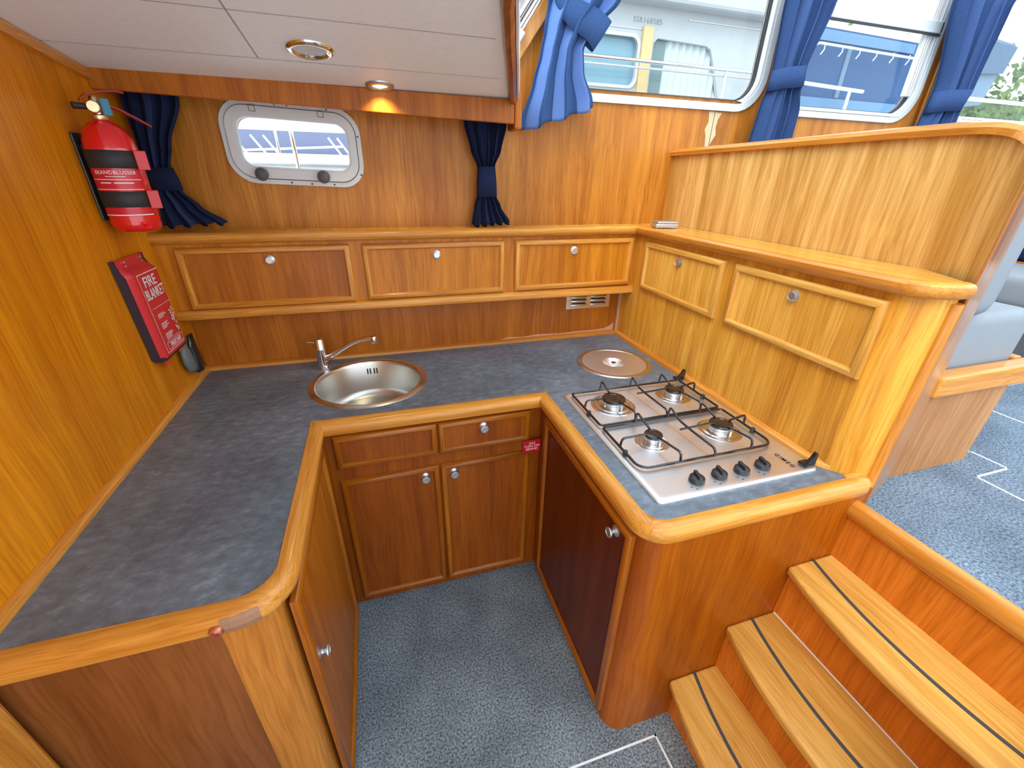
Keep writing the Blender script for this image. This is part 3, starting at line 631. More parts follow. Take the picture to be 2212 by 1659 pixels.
# ------------------------------------------------------------------ sink and tap
sk = thing('sink', 'round stainless steel sink let into the worktop', 'sink', (-1.24, -0.265, 0.74))
mS = place((-1.24, -0.265, HZ))
obj('bowl', lathe(B(), [(0.203, 0.001), (0.200, -0.006), (0.197, -0.012), (0.190, -0.125), (0.180, -0.148), (0.155, -0.160), (0.05, -0.166), (0.042, -0.167)], mS, 64, False, False), steel_b, sk, smooth='all')
obj('rim', lathe(B(), [(0.200, 0.0008), (0.204, 0.0035), (0.2085, 0.004), (0.212, 0.0022), (0.226, 0.0018), (0.2285, 0.0)], mS, 64, False, False), steel, sk, smooth='all')
obj('drain', lathe(B(), [(0.044, -0.1660), (0.043, -0.1635), (0.036, -0.1625), (0.030, -0.168), (0.012, -0.168), (0.010, -0.161), (0.001, -0.160)], mS, 32, False, True), chrome, sk, smooth=True)
bm = B()
for k in (-0.020, -0.0085, 0.0085, 0.020):
    th = math.radians(90)+k/0.196*-1.0-0.00; a_ = math.radians(88)-k/0.196
    c_ = Vector((-1.24+0.1945*math.cos(a_), -0.265+0.1945*math.sin(a_), HZ-0.042)); m_ = place(c_, (-math.cos(a_), -math.sin(a_), 0), (0, 0, 1))
    b2 = plate([rrect(-0.0135, 0.0135, -0.0028, 0.0028, 0.0027, 4)], 0.0016); merge(bm, xform(b2, m_))
obj('overflow_slots', bm, black, sk)
a_ = math.radians(88); obj('overflow_screw', lathe(B(), [(0.003, 0), (0.003, 0.002), (0.001, 0.003)], place((-1.24+0.1945*math.cos(a_), -0.265+0.1945*math.sin(a_), HZ-0.042), (-math.cos(a_), -math.sin(a_), 0)), 12), chrome, sk)
tp = thing('tap', 'chrome single-lever mixer tap with a long swivel spout behind the sink', 'tap', (-1.425, -0.081, HZ))
mF = place((-1.425, -0.081, HZ))
obj('body', lathe(B(), [(0.027, 0), (0.027, 0.004), (0.0225, 0.008), (0.0215, 0.03), (0.021, 0.082), (0.0215, 0.084), (0.0215, 0.088), (0.0208, 0.090), (0.020, 0.125), (0.0175, 0.131), (0.001, 0.134)], mF, 32), chrome, tp, smooth=True)
s0 = Vector((-1.425, -0.081, HZ+0.040)); s1 = Vector((-1.205, -0.165, HZ+0.14))
pts = [s0+Vector((0.010, -0.004, 0.0)), s0+Vector((0.040, -0.014, 0.016)), s0+Vector((0.085, -0.030, 0.048)), s0+Vector((0.130, -0.047, 0.077)), s0+Vector((0.165, -0.060, 0.093)), s0+Vector((0.195, -0.071, 0.100)), s0+Vector((0.214, -0.078, 0.101))]
obj('spout', tube(B(), pts, [0.015, 0.0115, 0.0095, 0.009, 0.009, 0.009, 0.0095], 16), chrome, tp, smooth=True)
obj('aerator', lathe(B(), [(0.0115, 0.012), (0.0135, 0.008), (0.0135, -0.014), (0.0110, -0.018)], place(s0+Vector((0.219, -0.080, 0.099))), 20), chrome, tp, smooth=True)
obj('lever', tube(B(), [Vector((-1.443, -0.079, HZ+0.113)), Vector((-1.474, -0.074, HZ+0.117))], [0.0055, 0.004], 10), chrome, tp, smooth=True)

# ------------------------------------------------------------------ round flush lid
ld = thing('bin_lid', 'round stainless steel lid with a recessed centre grip set in the worktop corner', 'lid', (-0.185, -0.348, HZ))
mL = place((-0.185, -0.348, HZ))
obj('rim', lathe(B(), [(0.144, 0.0), (0.145, 0.003), (0.148, 0.0042), (0.163, 0.003), (0.1665, 0.0)], mL, 64, False, False), steel, ld, smooth='all')
obj('disc', lathe(B(), [(0.1435, -0.001), (0.1425, 0.0022), (0.055, 0.0022), (0.050, 0.0012), (0.046, -0.004), (0.036, -0.020), (0.022, -0.023), (0.001, -0.0235)], mL, 64, False, True), hobsteel, ld, smooth=True)
obj('grip', lathe(B(), [(0.006, -0.023), (0.006, -0.004), (0.0115, -0.001), (0.0115, 0.002), (0.001, 0.003)], mL, 24), chrome, ld, smooth=True)

# ------------------------------------------------------------------ gas hob
hb = thing('gas_hob', 'stainless steel four-burner gas hob with black wire pan supports', 'hob', (-0.265, -0.9, HZ))
bm = B(); rings = []
for ins, h in ((0.0, 0.0), (0.0, 0.004), (0.003, 0.0075), (0.010, 0.009), (0.020, 0.0075)):
    rings.append([bm.verts.new((x, y, HZ+h)) for x, y in rrect(-0.535+ins, 0.002-ins, -1.209+ins, -0.587-ins, 0.016 if ins < 0.016 else 0.008, 4)])
for a_, b_ in zip(rings, rings[1:]):
    n_ = len(a_)
    for k in range(n_): bm.faces.new((a_[k], a_[(k+1) % n_], b_[(k+1) % n_], b_[k]))
bm.faces.new(rings[-1])
obj('plate', bm, hobsteel, hb, smooth=True)
def burner(x, y, r, par):
    mB = place((x, y, HZ+0.0075))
    o = obj('burner', lathe(B(), [(r*2.05, 0.0), (r*1.98, 0.0016), (r*1.80, 0.0016), (r*1.70, 0.0002), (r*1.55, 0.0004), (r*1.45, 0.003), (r*1.30, 0.003), (r*1.22, 0.001), (r*1.02, 0.001), (r*1.0, 0.010), (r*1.0, 0.016)], mB, 40, False, True), steel, par, smooth=True)
    obj('burner_head', lathe(B(), [(r*1.02, 0.012), (r*1.05, 0.014), (r*1.05, 0.022), (r*0.9, 0.024)], mB, 40), satin, o, smooth=True)
    obj('burner_cap', lathe(B(), [(r*0.95, 0.023), (r*1.08, 0.025), (r*1.10, 0.028), (r*1.05, 0.031), (r*0.70, 0.0325), (r*0.66, 0.031), (r*0.45, 0.0315), (0.001, 0.032)], mB, 40), black, o, smooth=True)
    obj('igniter', lathe(B(), [(0.003, 0.0), (0.003, 0.012), (0.0015, 0.020)], place((x+0.2*r, y-1.18*r, HZ+0.008)), 8), white_t, o)
BN = [(-0.393, -0.715, 0.039), (-0.131, -0.707, 0.032), (-0.391, -0.960, 0.026), (-0.136, -0.961, 0.034)]
for x, y, r in BN: burner(x, y, r, hb)
def curve_pts(P, rad=0.012, n=4):
    out = [Vector(P[0])]
    for a_, b_, c_ in zip(P, P[1:], P[2:]):
        a_, b_, c_ = Vector(a_), Vector(b_), Vector(c_)
        d1, d2 = (a_-b_), (c_-b_); r_ = min(rad, d1.length*0.45, d2.length*0.45); p_, q_ = b_+d1.normalized()*r_, b_+d2.normalized()*r_
        for i in range(n+1):
            s = i/n; out.append((1-s)**2*p_+2*s*(1-s)*b_+s*s*q_)
    out.append(Vector(P[-1])); return out
def support(y0, y1, bl, br, rear):
    zf = HZ+0.018; xl, xr = -0.512, -0.040
    fr = 0.012 if rear else 0.035
    lp_ = [(x, y, zf) for x, y in (arc(xr-0.012, y0-0.012, 0.012, 0.012, 0, 90, 4)+arc(xl+0.012, y0-0.012, 0.012, 0.012, 90, 180, 4)+arc(xl+fr, y1+fr, fr, fr, 180, 270, 5)+arc(xr-fr, y1+fr, fr, fr, 270, 360, 5))]
    lp_.append(lp_[0])
    o = obj('pan_support', tube(B(), lp_, 0.0042, 8, False), black, hb, smooth=True)
    zt = HZ+0.052; fingers = []
    for (bx, by, r) in (bl, br):
        rr = r*0.95
        fingers.append([(bx, y0, zf), (bx, y0-0.004, zt+0.008), (bx, by+rr, zt-0.010)])          # from rear bar
        fingers.append([(bx+0.01, y1, zf), (bx+0.01, y1+0.004, zt-0.004), (bx, by-rr, zt-0.012)])          # from front bar
    bx, by, r = bl; fingers.append([(xl, by-0.01, zf), (xl+0.004, by-0.01, zt-0.004), (bx-r*0.9, by, zt-0.012)])
    bx, by, r = br; fingers.append([(xr, by, zf), (xr-0.002, by, zt+0.002), (bx+r*0.95, by, zt-0.010)])
    mx_ = (bl[0]+br[0])/2; fingers.append([(mx_-0.03, by, zt-0.014), (br[0]-br[2]*0.9, br[1], zt-0.010)])
    fingers.append([(mx_, y0, zf), (mx_, y0-0.004, zt+0.010), (mx_, y0-0.055, zt-0.012), (mx_, (y0+y1)/2, zt-0.014), (mx_+0.006, y1+0.010, zt-0.016), (mx_+0.006, y1, zf)])
    for f_ in fingers: obj('pan_support_finger', tube(B(), curve_pts(f_, 0.014), 0.0038, 8), black, o, smooth=True)
    for x in (xl, xr): obj('rubber_foot', lathe(B(), [(0.006, -0.014), (0.0075, -0.008), (0.0075, 0.006), (0.005, 0.008)], place((x, (y0+y1)/2-0.03, zf)), 12), rubber, o, smooth=True)
support(-0.612, -0.845, BN[0], BN[1], True)
support(-0.857, -1.084, BN[2], BN[3], False)
for i, (x, y) in enumerate(((-0.381, -1.158), (-0.305, -1.157), (-0.229, -1.158), (-0.153, -1.156))):
    mK = place((x, y, HZ+0.0075))
    k_ = lathe(B(), [(0.020, 0.0), (0.0215, 0.002), (0.0205, 0.012), (0.017, 0.015), (0.001, 0.016)], mK, 28)
    k_ = obj('control_knob', k_, blackp, hb, smooth=True)
    bm = B(); g = xform(obox(-0.0055, 0.0055, -0.019, 0.019, 0.010, 0.025), Matrix.Translation((x, y, HZ+0.0075)) @ Matrix.Rotation(math.radians(-12), 4, 'Z')); merge(bm, g)
    obj('grip', bm, blackp, k_, bevel=0.004)
    for dx, dy in ((-0.030, -0.024), (-0.022, -0.038), (0.0, 0.030)): obj('dial_mark', lathe(B(), [(0.0022, 0), (0.0022, 0.0004)], place((x+dx, y+dy*0.8, HZ+0.0074)), 10), blackp, k_)
mG = Matrix.Translation((-0.064, -1.150, HZ+0.0082)) @ Matrix.Rotation(math.radians(-90), 4, 'Z')
obj('lettering', text('GIMEG', 0.019, mG, 0.0003, 1.3, bold=True), blackp, hb)
for (x, y, s) in ((-0.002, -0.592, 1), (-0.004, -1.190, -1)):
    bm = B(); prism(bm, [(-0.032, 0), (0.004, 0), (0.004, 0.042), (-0.004, 0.046), (-0.012, 0.030)], lambda p: (x+p[0], y-0.006, HZ+0.008+p[1]), lambda p: (x+p[0], y+0.006, HZ+0.008+p[1]))
    h_ = obj('lid_hinge', bm, black, hb, bevel=0.002)
    obj('hinge_cap', obox(x-0.036, x-0.004, y-0.012, y+0.020, HZ+0.008, HZ+0.018), black, h_, bevel=0.004)

# ------------------------------------------------------------------ vent grille, socket box, ceiling vent, lamp
vt = thing('vent_grille', 'rectangular stainless louvred vent tucked under the wall locker', 'vent', (-0.15, 0.02, 1.047))
obj('plate', obox(-0.272, -0.030, 0.0185, 0.021, 1.047, 1.130), steel, vt, bevel=0.001)
for cx_ in (-0.205, -0.098):
    for r_ in range(3):
        z_ = 1.068+r_*0.020
        obj('slot', obox(cx_-0.040, cx_+0.040, 0.0180, 0.0184, z_+0.004, z_+0.011), black, vt)
        bm = B(); tube(bm, [(cx_-0.043, 0.0170, z_+0.001), (cx_-0.038, 0.0140, z_), (cx_+0.038, 0.0140, z_), (cx_+0.043, 0.0170, z_+0.001)], 0.0045, 8)
        obj('louvre', bm, steel, vt, smooth=True)
sb = thing('metal_box', 'low grey metal box lying on the ledge by the corner', 'box', (0.12, -0.10, 1.447))
obj('base', xform(obox(-0.055, 0.050, -0.038, 0.038, 0, 0.018), Matrix.Translation((0.125, -0.125, 1.449)) @ Matrix.Rotation(-0.25, 4, 'Z')), satin, sb, bevel=0.004)
obj('cover', xform(obox(-0.046, 0.050, -0.034, 0.034, 0.018, 0.028), Matrix.Translation((0.125, -0.125, 1.449)) @ Matrix.Rotation(-0.25, 4, 'Z')), satin, sb, bevel=0.004)
ny = Vector((0, -0.12, -1)).normalized()
cv = thing('ceiling_vent', 'round chrome ventilator with fine slats in the white ceiling', 'vent', (-1.258, -0.405, cz(-0.405)))
mV = place((-1.258, -0.405, cz(-0.405)), ny)
obj('ring', lathe(B(), [(0.060, 0.0), (0.060, 0.003), (0.056, 0.008), (0.050, 0.010), (0.044, 0.007), (0.040, 0.003), (0.036, 0.002)], mV, 48, False, False), chrome, cv, smooth='all')
obj('backing', lathe(B(), [(0.042, 0.001), (0.001, 0.0012)], mV, 32), greyk, cv)
for k in range(8):
    y_ = -0.030+k*0.0086; hw_ = math.sqrt(0.040**2-y_*y_)
    obj('slat', xform(obox(-hw_, hw_, y_-0.0026, y_+0.0026, 0.002, 0.0045), mV), alu_w, cv)
for sx in (-1, 1): obj('screw', lathe(B(), [(0.003, 0), (0.003, 0.002)], mV @ Matrix.Translation((sx*0.038, 0.032, 0.007)), 10), greyk, cv)
dl = thing('downlight', 'round recessed spotlight with a metal ring near the ceiling edge', 'ceiling light', (-1.08, -0.15, cz(-0.15)))
mD = place((-1.08, -0.152, cz(-0.152)), ny)
obj('ring', lathe(B(), [(0.046, 0.0), (0.046, 0.004), (0.040, 0.008), (0.030, 0.009), (0.026, 0.006), (0.025, 0.001)], mD, 40, False, False), satin, dl, smooth='all')
obj('lens', lathe(B(), [(0.026, 0.002), (0.018, 0.005), (0.001, 0.006)], mD, 32), skin_lamp, dl, smooth=True)
ld_ = bpy.data.lights.new('downlight_lamp', 'SPOT'); ld_.energy = 2.2; ld_.color = (1.0, 0.93, 0.62); ld_.spot_size = math.radians(120); ld_.spot_blend = 0.6; ld_.shadow_soft_size = 0.02
lo = bpy.data.objects.new('bulb', ld_); C.objects.link(lo); lo.parent = dl; lo.location = Vector((-1.08, -0.155, cz(-0.15)-0.014))-org(dl)

# ------------------------------------------------------------------ curtains
def curtain(name, rows, y0, folds, mat, label, tie=None, group=None, tieback=True, ties=None):
    """rows: (z, x0, x1, amplitude, phase)"""
    nu, nz = folds*16, 48
    rows = sorted(rows, key=lambda r: -r[0])
    def ev(s):
        z = rows[0][0]+(rows[-1][0]-rows[0][0])*s
        for a_, b_ in zip(rows, rows[1:]):
            if a_[0] >= z >= b_[0]-1e-9:
                k = (a_[0]-z)/(a_[0]-b_[0]); k = k*k*(3-2*k)*0.6+k*0.4
                return [z]+[a_[i]+(b_[i]-a_[i])*k for i in (1, 2, 3, 4)]
        return [z]+list(rows[-1][1:])
    bm = B(); uvl = bm.loops.layers.uv.new('UVMap'); grid = []; UV = {}
    for j in range(nz+1):
        z, x0, x1, am, dz = ev(j/nz); r_ = []
        for i in range(nu+1):
            u = i/nu; w_ = math.sin(2*PI*folds*u+0.6*math.sin(5*u+j*0.05)); 
            x = x0+(x1-x0)*(u+0.02*math.sin(4*PI*folds*u)); y = y0+am*w_+am*0.35*math.sin(2*PI*folds*0.37*u+1.3)
            zz = z+dz*(u-0.5)+ (j/nz)**8*0.006*math.sin(2*PI*folds*u+1)
            vv = bm.verts.new((x, y, zz)); UV[vv] = (u, 1-j/nz); r_.append(vv)
        grid.append(r_)
    for j in range(nz):
        for i in range(nu):
            f = bm.faces.new((grid[j][i], grid[j][i+1], grid[j+1][i+1], grid[j+1][i]))
            for l in f.loops: l[uvl].uv = UV[l.vert]
    t = thing(name, label, 'curtain', ((rows[0][1]+rows[0][2])/2, y0, rows[-1][0]), 'blue curtains along the hull side')
    o = obj('cloth', bm, mat, t, smooth='all')
    md = o.modifiers.new('solid', 'SOLIDIFY'); md.thickness = 0.0015
    if ties:
        (z1, a0, a1), (z2, b0, b1), dep = ties
        bm = B(); uvl = bm.loops.layers.uv.new('UVMap'); rg = []
        for k_, (z, x0, x1) in enumerate(((z1, a0, a1), ((z1+z2)/2, (a0+b0)/2-0.002, (a1+b1)/2+0.002), (z2, b0, b1))):
            cxm, hw_ = (x0+x1)/2, (x1-x0)/2+0.004
            rg.append([bm.verts.new((cxm+hw_*math.copysign(abs(math.cos(q))**0.7, math.cos(q)), y0+dep*math.copysign(abs(math.sin(q))**0.7, math.sin(q)), z+(tie or 0)*math.cos(q))) for q in [2*PI*i/28 for i in range(28)]])
        for a_, b_ in zip(rg, rg[1:]):
            for i in range(28):
                f = bm.faces.new((a_[i], a_[(i+1) % 28], b_[(i+1) % 28], b_[i]))
                for l in f.loops: l[uvl].uv = (0.6, 0.5)
        tb = obj('tieback', bm, mat, t, smooth='all'); md = tb.modifiers.new('solid', 'SOLIDIFY'); md.thickness = 0.002
    return t
GC = 'curtains at the porthole'
curtain('curtain', [(1.90, -1.875, -1.700, 0.014, 0), (1.85, -1.875, -1.708, 0.014, 0), (1.72, -1.872, -1.770, 0.013, 0), (1.655, -1.868, -1.792, 0.012, 0), (1.585, -1.862, -1.782, 0.012, 0), (1.53, -1.868, -1.735, 0.014, 0), (1.468, -1.875, -1.665, 0.012, 0.012)],
        0.0, 4, clothd, 'navy tied-back curtain hanging behind the red fire extinguisher', tie=0, ties=((1.655, -1.866, -1.792), (1.585, -1.864, -1.780), 0.018))
curtain('curtain', [(1.88, -0.770, -0.600, 0.016, 0), (1.83, -0.770, -0.600, 0.016, 0), (1.74, -0.745, -0.622, 0.015, 0), (1.68, -0.718, -0.650, 0.013, 0), (1.58, -0.720, -0.646, 0.012, 0), (1.53, -0.735, -0.620, 0.014, 0), (1.458, -0.748, -0.578, 0.014, 0.01)],
        0.0, 5, clothd, 'navy curtain gathered by a band to the right of the porthole', tie=0, ties=((1.682, -0.716, -0.652), (1.568, -0.722, -0.644), 0.018))
curtain('curtain', [(2.45, -0.44, 0.10, 0.025, 0), (2.25, -0.448, -0.165, 0.022, 0), (2.14, -0.462, -0.275, 0.018, 0), (2.08, -0.474, -0.300, 0.018, 0.02), (2.0, -0.500, -0.290, 0.02, 0.05), (1.885, -0.545, -0.240, 0.02, 0.085), (1.855, -0.548, -0.236, 0.02, 0.095)],
        -0.03, 3, clothb, 'bright blue striped curtain swept aside at the left of the first saloon window', tie=-0.045, ties=((2.225, -0.440, -0.200), (2.130, -0.405, -0.268), 0.020))
curtain('curtain', [(2.5, 0.62, 0.93, 0.022, 0), (2.33, 0.608, 0.850, 0.022, 0), (2.10, 0.625, 0.790, 0.018, 0), (2.02, 0.622, 0.792, 0.018, 0), (1.94, 0.605, 0.815, 0.020, 0), (1.70, 0.575, 0.815, 0.022, 0)],
        -0.03, 4, clothm, 'deep blue tied curtain between the first and second saloon windows', tie=0.015, ties=((2.105, 0.628, 0.788), (2.025, 0.622, 0.800), 0.028))
curtain('curtain', [(2.55, 1.58, 2.02, 0.026, 0), (2.43, 1.594, 1.954, 0.026, 0), (2.09, 1.685, 1.925, 0.022, 0), (2.00, 1.675, 1.895, 0.022, 0), (1.93, 1.66, 1.895, 0.022, 0), (1.70, 1.63, 1.90, 0.024, 0)],
        -0.03, 5, clothm, 'deep blue tied curtain between the second and third saloon windows', tie=0.012, ties=((2.085, 1.688, 1.925), (1.99, 1.672, 1.895), 0.032))

# ------------------------------------------------------------------ fire extinguisher
EX, EY, EZ = -1.823, -0.287, 1.482
fe = thing('fire_extinguisher', 'red fire extinguisher strapped upright to the left bulkhead', 'fire extinguisher', (EX, EY, EZ))
fe.scale = (1.05, 1.05, 1.05)
mE = place((EX, EY, EZ))
obj('cylinder', lathe(B(), [(0.020, 0.0), (0.046, 0.004), (0.056, 0.016), (0.057, 0.03), (0.057, 0.20), (0.054, 0.225), (0.045, 0.248), (0.030, 0.263), (0.016, 0.270), (0.014, 0.276)], mE, 48), red, fe, smooth='all')
obj('valve', lathe(B(), [(0.015, 0.270), (0.017, 0.274), (0.017, 0.280), (0.011, 0.283), (0.011, 0.315), (0.008, 0.322), (0.001, 0.323)], mE, 24), brass, fe, smooth=True)
obj('gauge', lathe(B(), [(0.014, 0.0), (0.0145, 0.008), (0.012, 0.011), (0.001, 0.0112)], place((EX, EY-0.012, EZ+0.298), (0.25, -0.95, 0)), 24), brass, fe, smooth=True)
obj('safety_tag', xform(obox(-0.009, 0.009, -0.004, 0.004, -0.020, 0.018), Matrix.Translation((EX+0.022, EY-0.004, EZ+0.300)) @ Matrix.Rotation(0.4, 4, 'Z')), bluet, fe, bevel=0.002)
ldv = Vector((0.80, 0.60, 0)).normalized(); b0 = Vector((EX, EY, EZ))
def lever(pts, wds, nm):
    bm = B(); s = Vector((-ldv.y, ldv.x, 0)); r_ = []
    for (d_, h), wd in zip(pts, wds): r_.append([bm.verts.new(b0+ldv*d_+Vector((0, 0, h))+s*k*wd+Vector((0, 0, e))) for k, e in ((-1, 0), (-1, 0.005), (1, 0.005), (1, 0))])
    for p, q in zip(r_, r_[1:]):
        for k in range(4): bm.faces.new((p[k], p[(k+1) % 4], q[(k+1) % 4], q[k]))
    bm.faces.new(r_[0]); bm.faces.new(r_[-1][::-1]); obj(nm, bm, redk, fe, bevel=0.0015)
lever([(0.0, 0.300), (0.02, 0.303), (0.05, 0.292), (0.08, 0.276), (0.105, 0.262)], [0.011, 0.012, 0.011, 0.009, 0.006], 'carry_handle')
lever([(-0.030, 0.308), (-0.015, 0.322), (0.02, 0.332), (0.05, 0.336), (0.066, 0.334)], [0.008, 0.011, 0.012, 0.009, 0.005], 'squeeze_lever')
obj('nozzle', tube(B(), [(EX-0.006, EY-0.006, EZ+0.298), (EX-0.034, EY-0.034, EZ+0.298)], [0.006, 0.008], 12), blackp, fe, smooth=True)
for z0_, z1_ in ((0.160, 0.202), (0.066, 0.106)):
    s_ = obj('strap', lathe(B(), [(0.0575, z0_), (0.0590, z0_+0.001), (0.0590, z1_-0.001), (0.0575, z1_)], mE, 48, False, False), rubber, fe, smooth='all')
    a_ = math.radians(-22); cpos = Vector((EX+0.062*math.cos(a_)+0.004, EY+0.062*math.sin(a_), EZ+(z0_+z1_)/2))
    obj('clasp', xform(obox(-0.006, 0.020, -0.0035, 0.0035, -0.024, 0.022), Matrix.Translation(cpos) @ Matrix.Rotation(math.radians(20), 4, 'Z')), redv, fe, bevel=0.002)
def cylpatch(z0, z1, a0, a1, r, mat, nm, parent, n=24):
    bm = B(); g = []
    for i in range(n+1):
        a_ = math.radians(a0+(a1-a0)*i/n); g.append([bm.verts.new((EX+r*math.cos(a_), EY+r*math.sin(a_), EZ+z)) for z in (z0, z1)])
    for p, q in zip(g, g[1:]): bm.faces.new((p[0], q[0], q[1], p[1]))
    return obj(nm, bm, mat, parent, smooth='all')
lab = cylpatch(0.107, 0.158, -150, -18, 0.0574, redl, 'label', fe)
lab2 = cylpatch(0.044, 0.064, -150, -18, 0.0574, redl, 'label', fe)
cylpatch(0.046, 0.0485, -148, -20, 0.0577, white_t, 'label_line', lab2)
for z_ in (0.1095, 0.133): cylpatch(z_, z_+0.0015, -144, -24, 0.0577, white_t, 'label_line', lab)
def cyltext(s, size, zc, ac, parent, r=0.0578, space=1.0):
    bm = text(s, size, None, 0.0001, space)
    for v in bm.verts:
        a_ = math.radians(ac)+v.co.x/r; rr = r+v.co.z; h = v.co.y
        v.co = Vector((EX+rr*math.cos(a_), EY+rr*math.sin(a_), EZ+zc+h))
    obj('lettering', bm, white_t, parent)
cyltext('BRANDBLUSSER', 0.0125, 0.150, -78, lab, space=1.05)
cylpatch(0.1400, 0.1415, -100, -58, 0.0577, white_t, 'label_line', lab)
for a0_, a1_ in ((-118, -92), (-86, -44)): cylpatch(0.1245, 0.1270, a0_, a1_, 0.0577, white_t, 'label_line', lab)
obj('wall_bracket', obox(LX+0.004, LX+0.010, EY-0.028, EY+0.028, EZ+0.03, EZ+0.24), blackp, fe, bevel=0.004)
for z_ in (1.57, 1.665): obj('bracket_arm', obox(LX+0.004, EX-0.050, EY-0.008, EY+0.008, z_, z_+0.03), blackp, fe)

# ------------------------------------------------------------------ fire blanket
fb = thing('fire_blanket', 'red fire blanket pouch with dark binding hung flat on the left bulkhead', 'fire blanket', (-1.87, -0.25, 1.08))
def pouch(y0, y1, z0, z1, xo): pass
def P2(u, v, h):      # u 0..1 across (towards the corner), v 0 top..1 bottom
    y = -0.368+0.182*u+v*0.028; z = 1.408-0.318*v
    return Vector((LX+0.006+h, y, z))
def prof(v): t_ = min(1, max(0, (v-0.05)/0.11)); return 0.004+0.028*t_*t_*(3-2*t_)
def surf(u, v): return prof(v)*min(1, max(0, min(u, 1-u))/0.08+0.45)
bm = B(); g = []
for j in range(41):
    v_ = j/40; row = []
    for i in range(17):
        u_ = i/16; row.append(bm.verts.new(P2(u_, v_, surf(u_, v_))))
    g.append(row)
for j in range(40):
    for i in range(16): bm.faces.new((g[j][i], g[j][i+1], g[j+1][i+1], g[j+1][i]))
fc = obj('front_cover', bm, redv, fb, smooth='all')
bm = B()
for u0_, u1_ in ((-0.03, 0.045), (0.975, 1.01)):
    r_ = []
    for j in range(21):
        v_ = j/20; h = prof(v_)*0.5+0.001; r_.append([bm.verts.new(P2(a_, v_, b_)) for a_, b_ in ((u0_, -0.004), (u0_, h), (u1_, h+0.002), (u1_, -0.004))])
    for p, q in zip(r_, r_[1:]):
        for k in range(4): bm.faces.new((p[k], p[(k+1) % 4], q[(k+1) % 4], q[k]))
    bm.faces.new(r_[0]); bm.faces.new(r_[-1][::-1])
obj('side_binding', bm, darkv, fb)
bm = B(); v = [bm.verts.new(P2(a_, b_, h)) for h in (-0.004, 0.030) for a_, b_ in ((0.0, 0.985), (1.0, 0.985), (1.0, 1.03), (0.0, 1.03))]
for f in ((0, 1, 2, 3), (7, 6, 5, 4), (0, 4, 5, 1), (1, 5, 6, 2), (2, 6, 7, 3), (3, 7, 4, 0)): bm.faces.new([v[i] for i in f])
obj('bottom_binding', bm, darkv, fb, bevel=0.003)
for u0_ in (0.12, 0.78):
    pts = [(u0_, 1.02), (u0_+0.06, 1.10), (u0_+0.20, 1.12), (u0_+0.26, 1.03)]
    bm = prism(B(), pts, lambda p: P2(p[0], p[1], 0.010), lambda p: P2(p[0], p[1], 0.016)); obj('pull_tab', bm, plain('orange_red_tab', (0.80, 0.06, 0.03), 0.5), fb)
def ptext(s, size, uc, vc, sx=1.0, bold=True, al='CENTER', gap=0.0016):
    bm = text(s, size, None, 0.0002, 1.0, al, bold)
    for v in bm.verts:
        u_ = uc+v.co.x*sx/0.182; v_ = vc-v.co.y/0.318; v.co = P2(u_, v_, surf(u_, v_)+gap+v.co.z)
    obj('lettering', bm, white_t, fc)
ptext('FIRE', 0.046, 0.52, 0.245, 1.0); ptext('BLANKET', 0.046, 0.56, 0.365, 0.66)
ptext('FIRECHEF', 0.021, 0.60, 0.913, 0.95)
def pline(pts, wd=0.0022, nm='printed_line'):
    bm = B()
    for (u0_, v0_), (u1_, v1_) in zip(pts, pts[1:]):
        n_ = 12; pr = []
        du, dv = (u1_-u0_)*0.182, (v1_-v0_)*0.318; L_ = math.hypot(du, dv); nu_, nv_ = -dv/L_*wd/2/0.182, du/L_*wd/2/0.318
        for i in range(n_+1):
            u_, v_ = u0_+(u1_-u0_)*i/n_, v0_+(v1_-v0_)*i/n_
            pr.append([bm.verts.new(P2(u_+s*nu_, v_+s*nv_, surf(u_+s*nu_, v_+s*nv_)+0.0012)) for s in (-1, 1)])
        for p, q in zip(pr, pr[1:]): bm.faces.new((p[0], q[0], q[1], p[1]))
    obj(nm, bm, white_t, fc)
pline([(0.95, 0.155), (0.17, 0.155), (0.17, 0.965), (0.95, 0.965)]); pline([(0.25, 0.50), (0.95, 0.50)], 0.0012)
for k_, (v_, us_) in enumerate(((0.575, 0.56), (0.592, 0.62), (0.609, 0.52), (0.672, 0.58), (0.689, 0.54), (0.706, 0.60), (0.723, 0.50), (0.785, 0.60), (0.802, 0.64), (0.819, 0.58), (0.836, 0.55))): pline([(0.32, v_), (us_, v_)], 0.0024)
pline([(0.26, 0.875), (0.93, 0.875), (0.93, 0.945), (0.26, 0.945), (0.26, 0.875)], 0.0014); pline([(0.30, 0.855), (0.85, 0.855)], 0.0012)
bm = B()
for k in range(26):
    u_, v_ = 0.76+0.14*random.random(), 0.56+0.26*random.random(); s = 0.006
    vv = [bm.verts.new(P2(u_+a_*s/0.182, v_+b_*s/0.318*random.uniform(0.4, 1), surf(u_, v_)+0.0014+0.00009*k)) for a_, b_ in ((-1, -1), (1, -0.6), (0.8, 1), (-0.6, 0.8))]; bm.faces.new(vv)
obj('printed_picture', bm, plain('pale_print', (0.75, 0.5, 0.5), 0.5), fc)
for u_ in (0.30, 0.86):
    for v_ in (0.035, 0.075): obj('stud', lathe(B(), [(0.005, 0), (0.005, 0.002), (0.002, 0.004)], place(P2(u_, v_, 0.005), (1, 0, 0)), 14), chrome, fc, smooth=True)
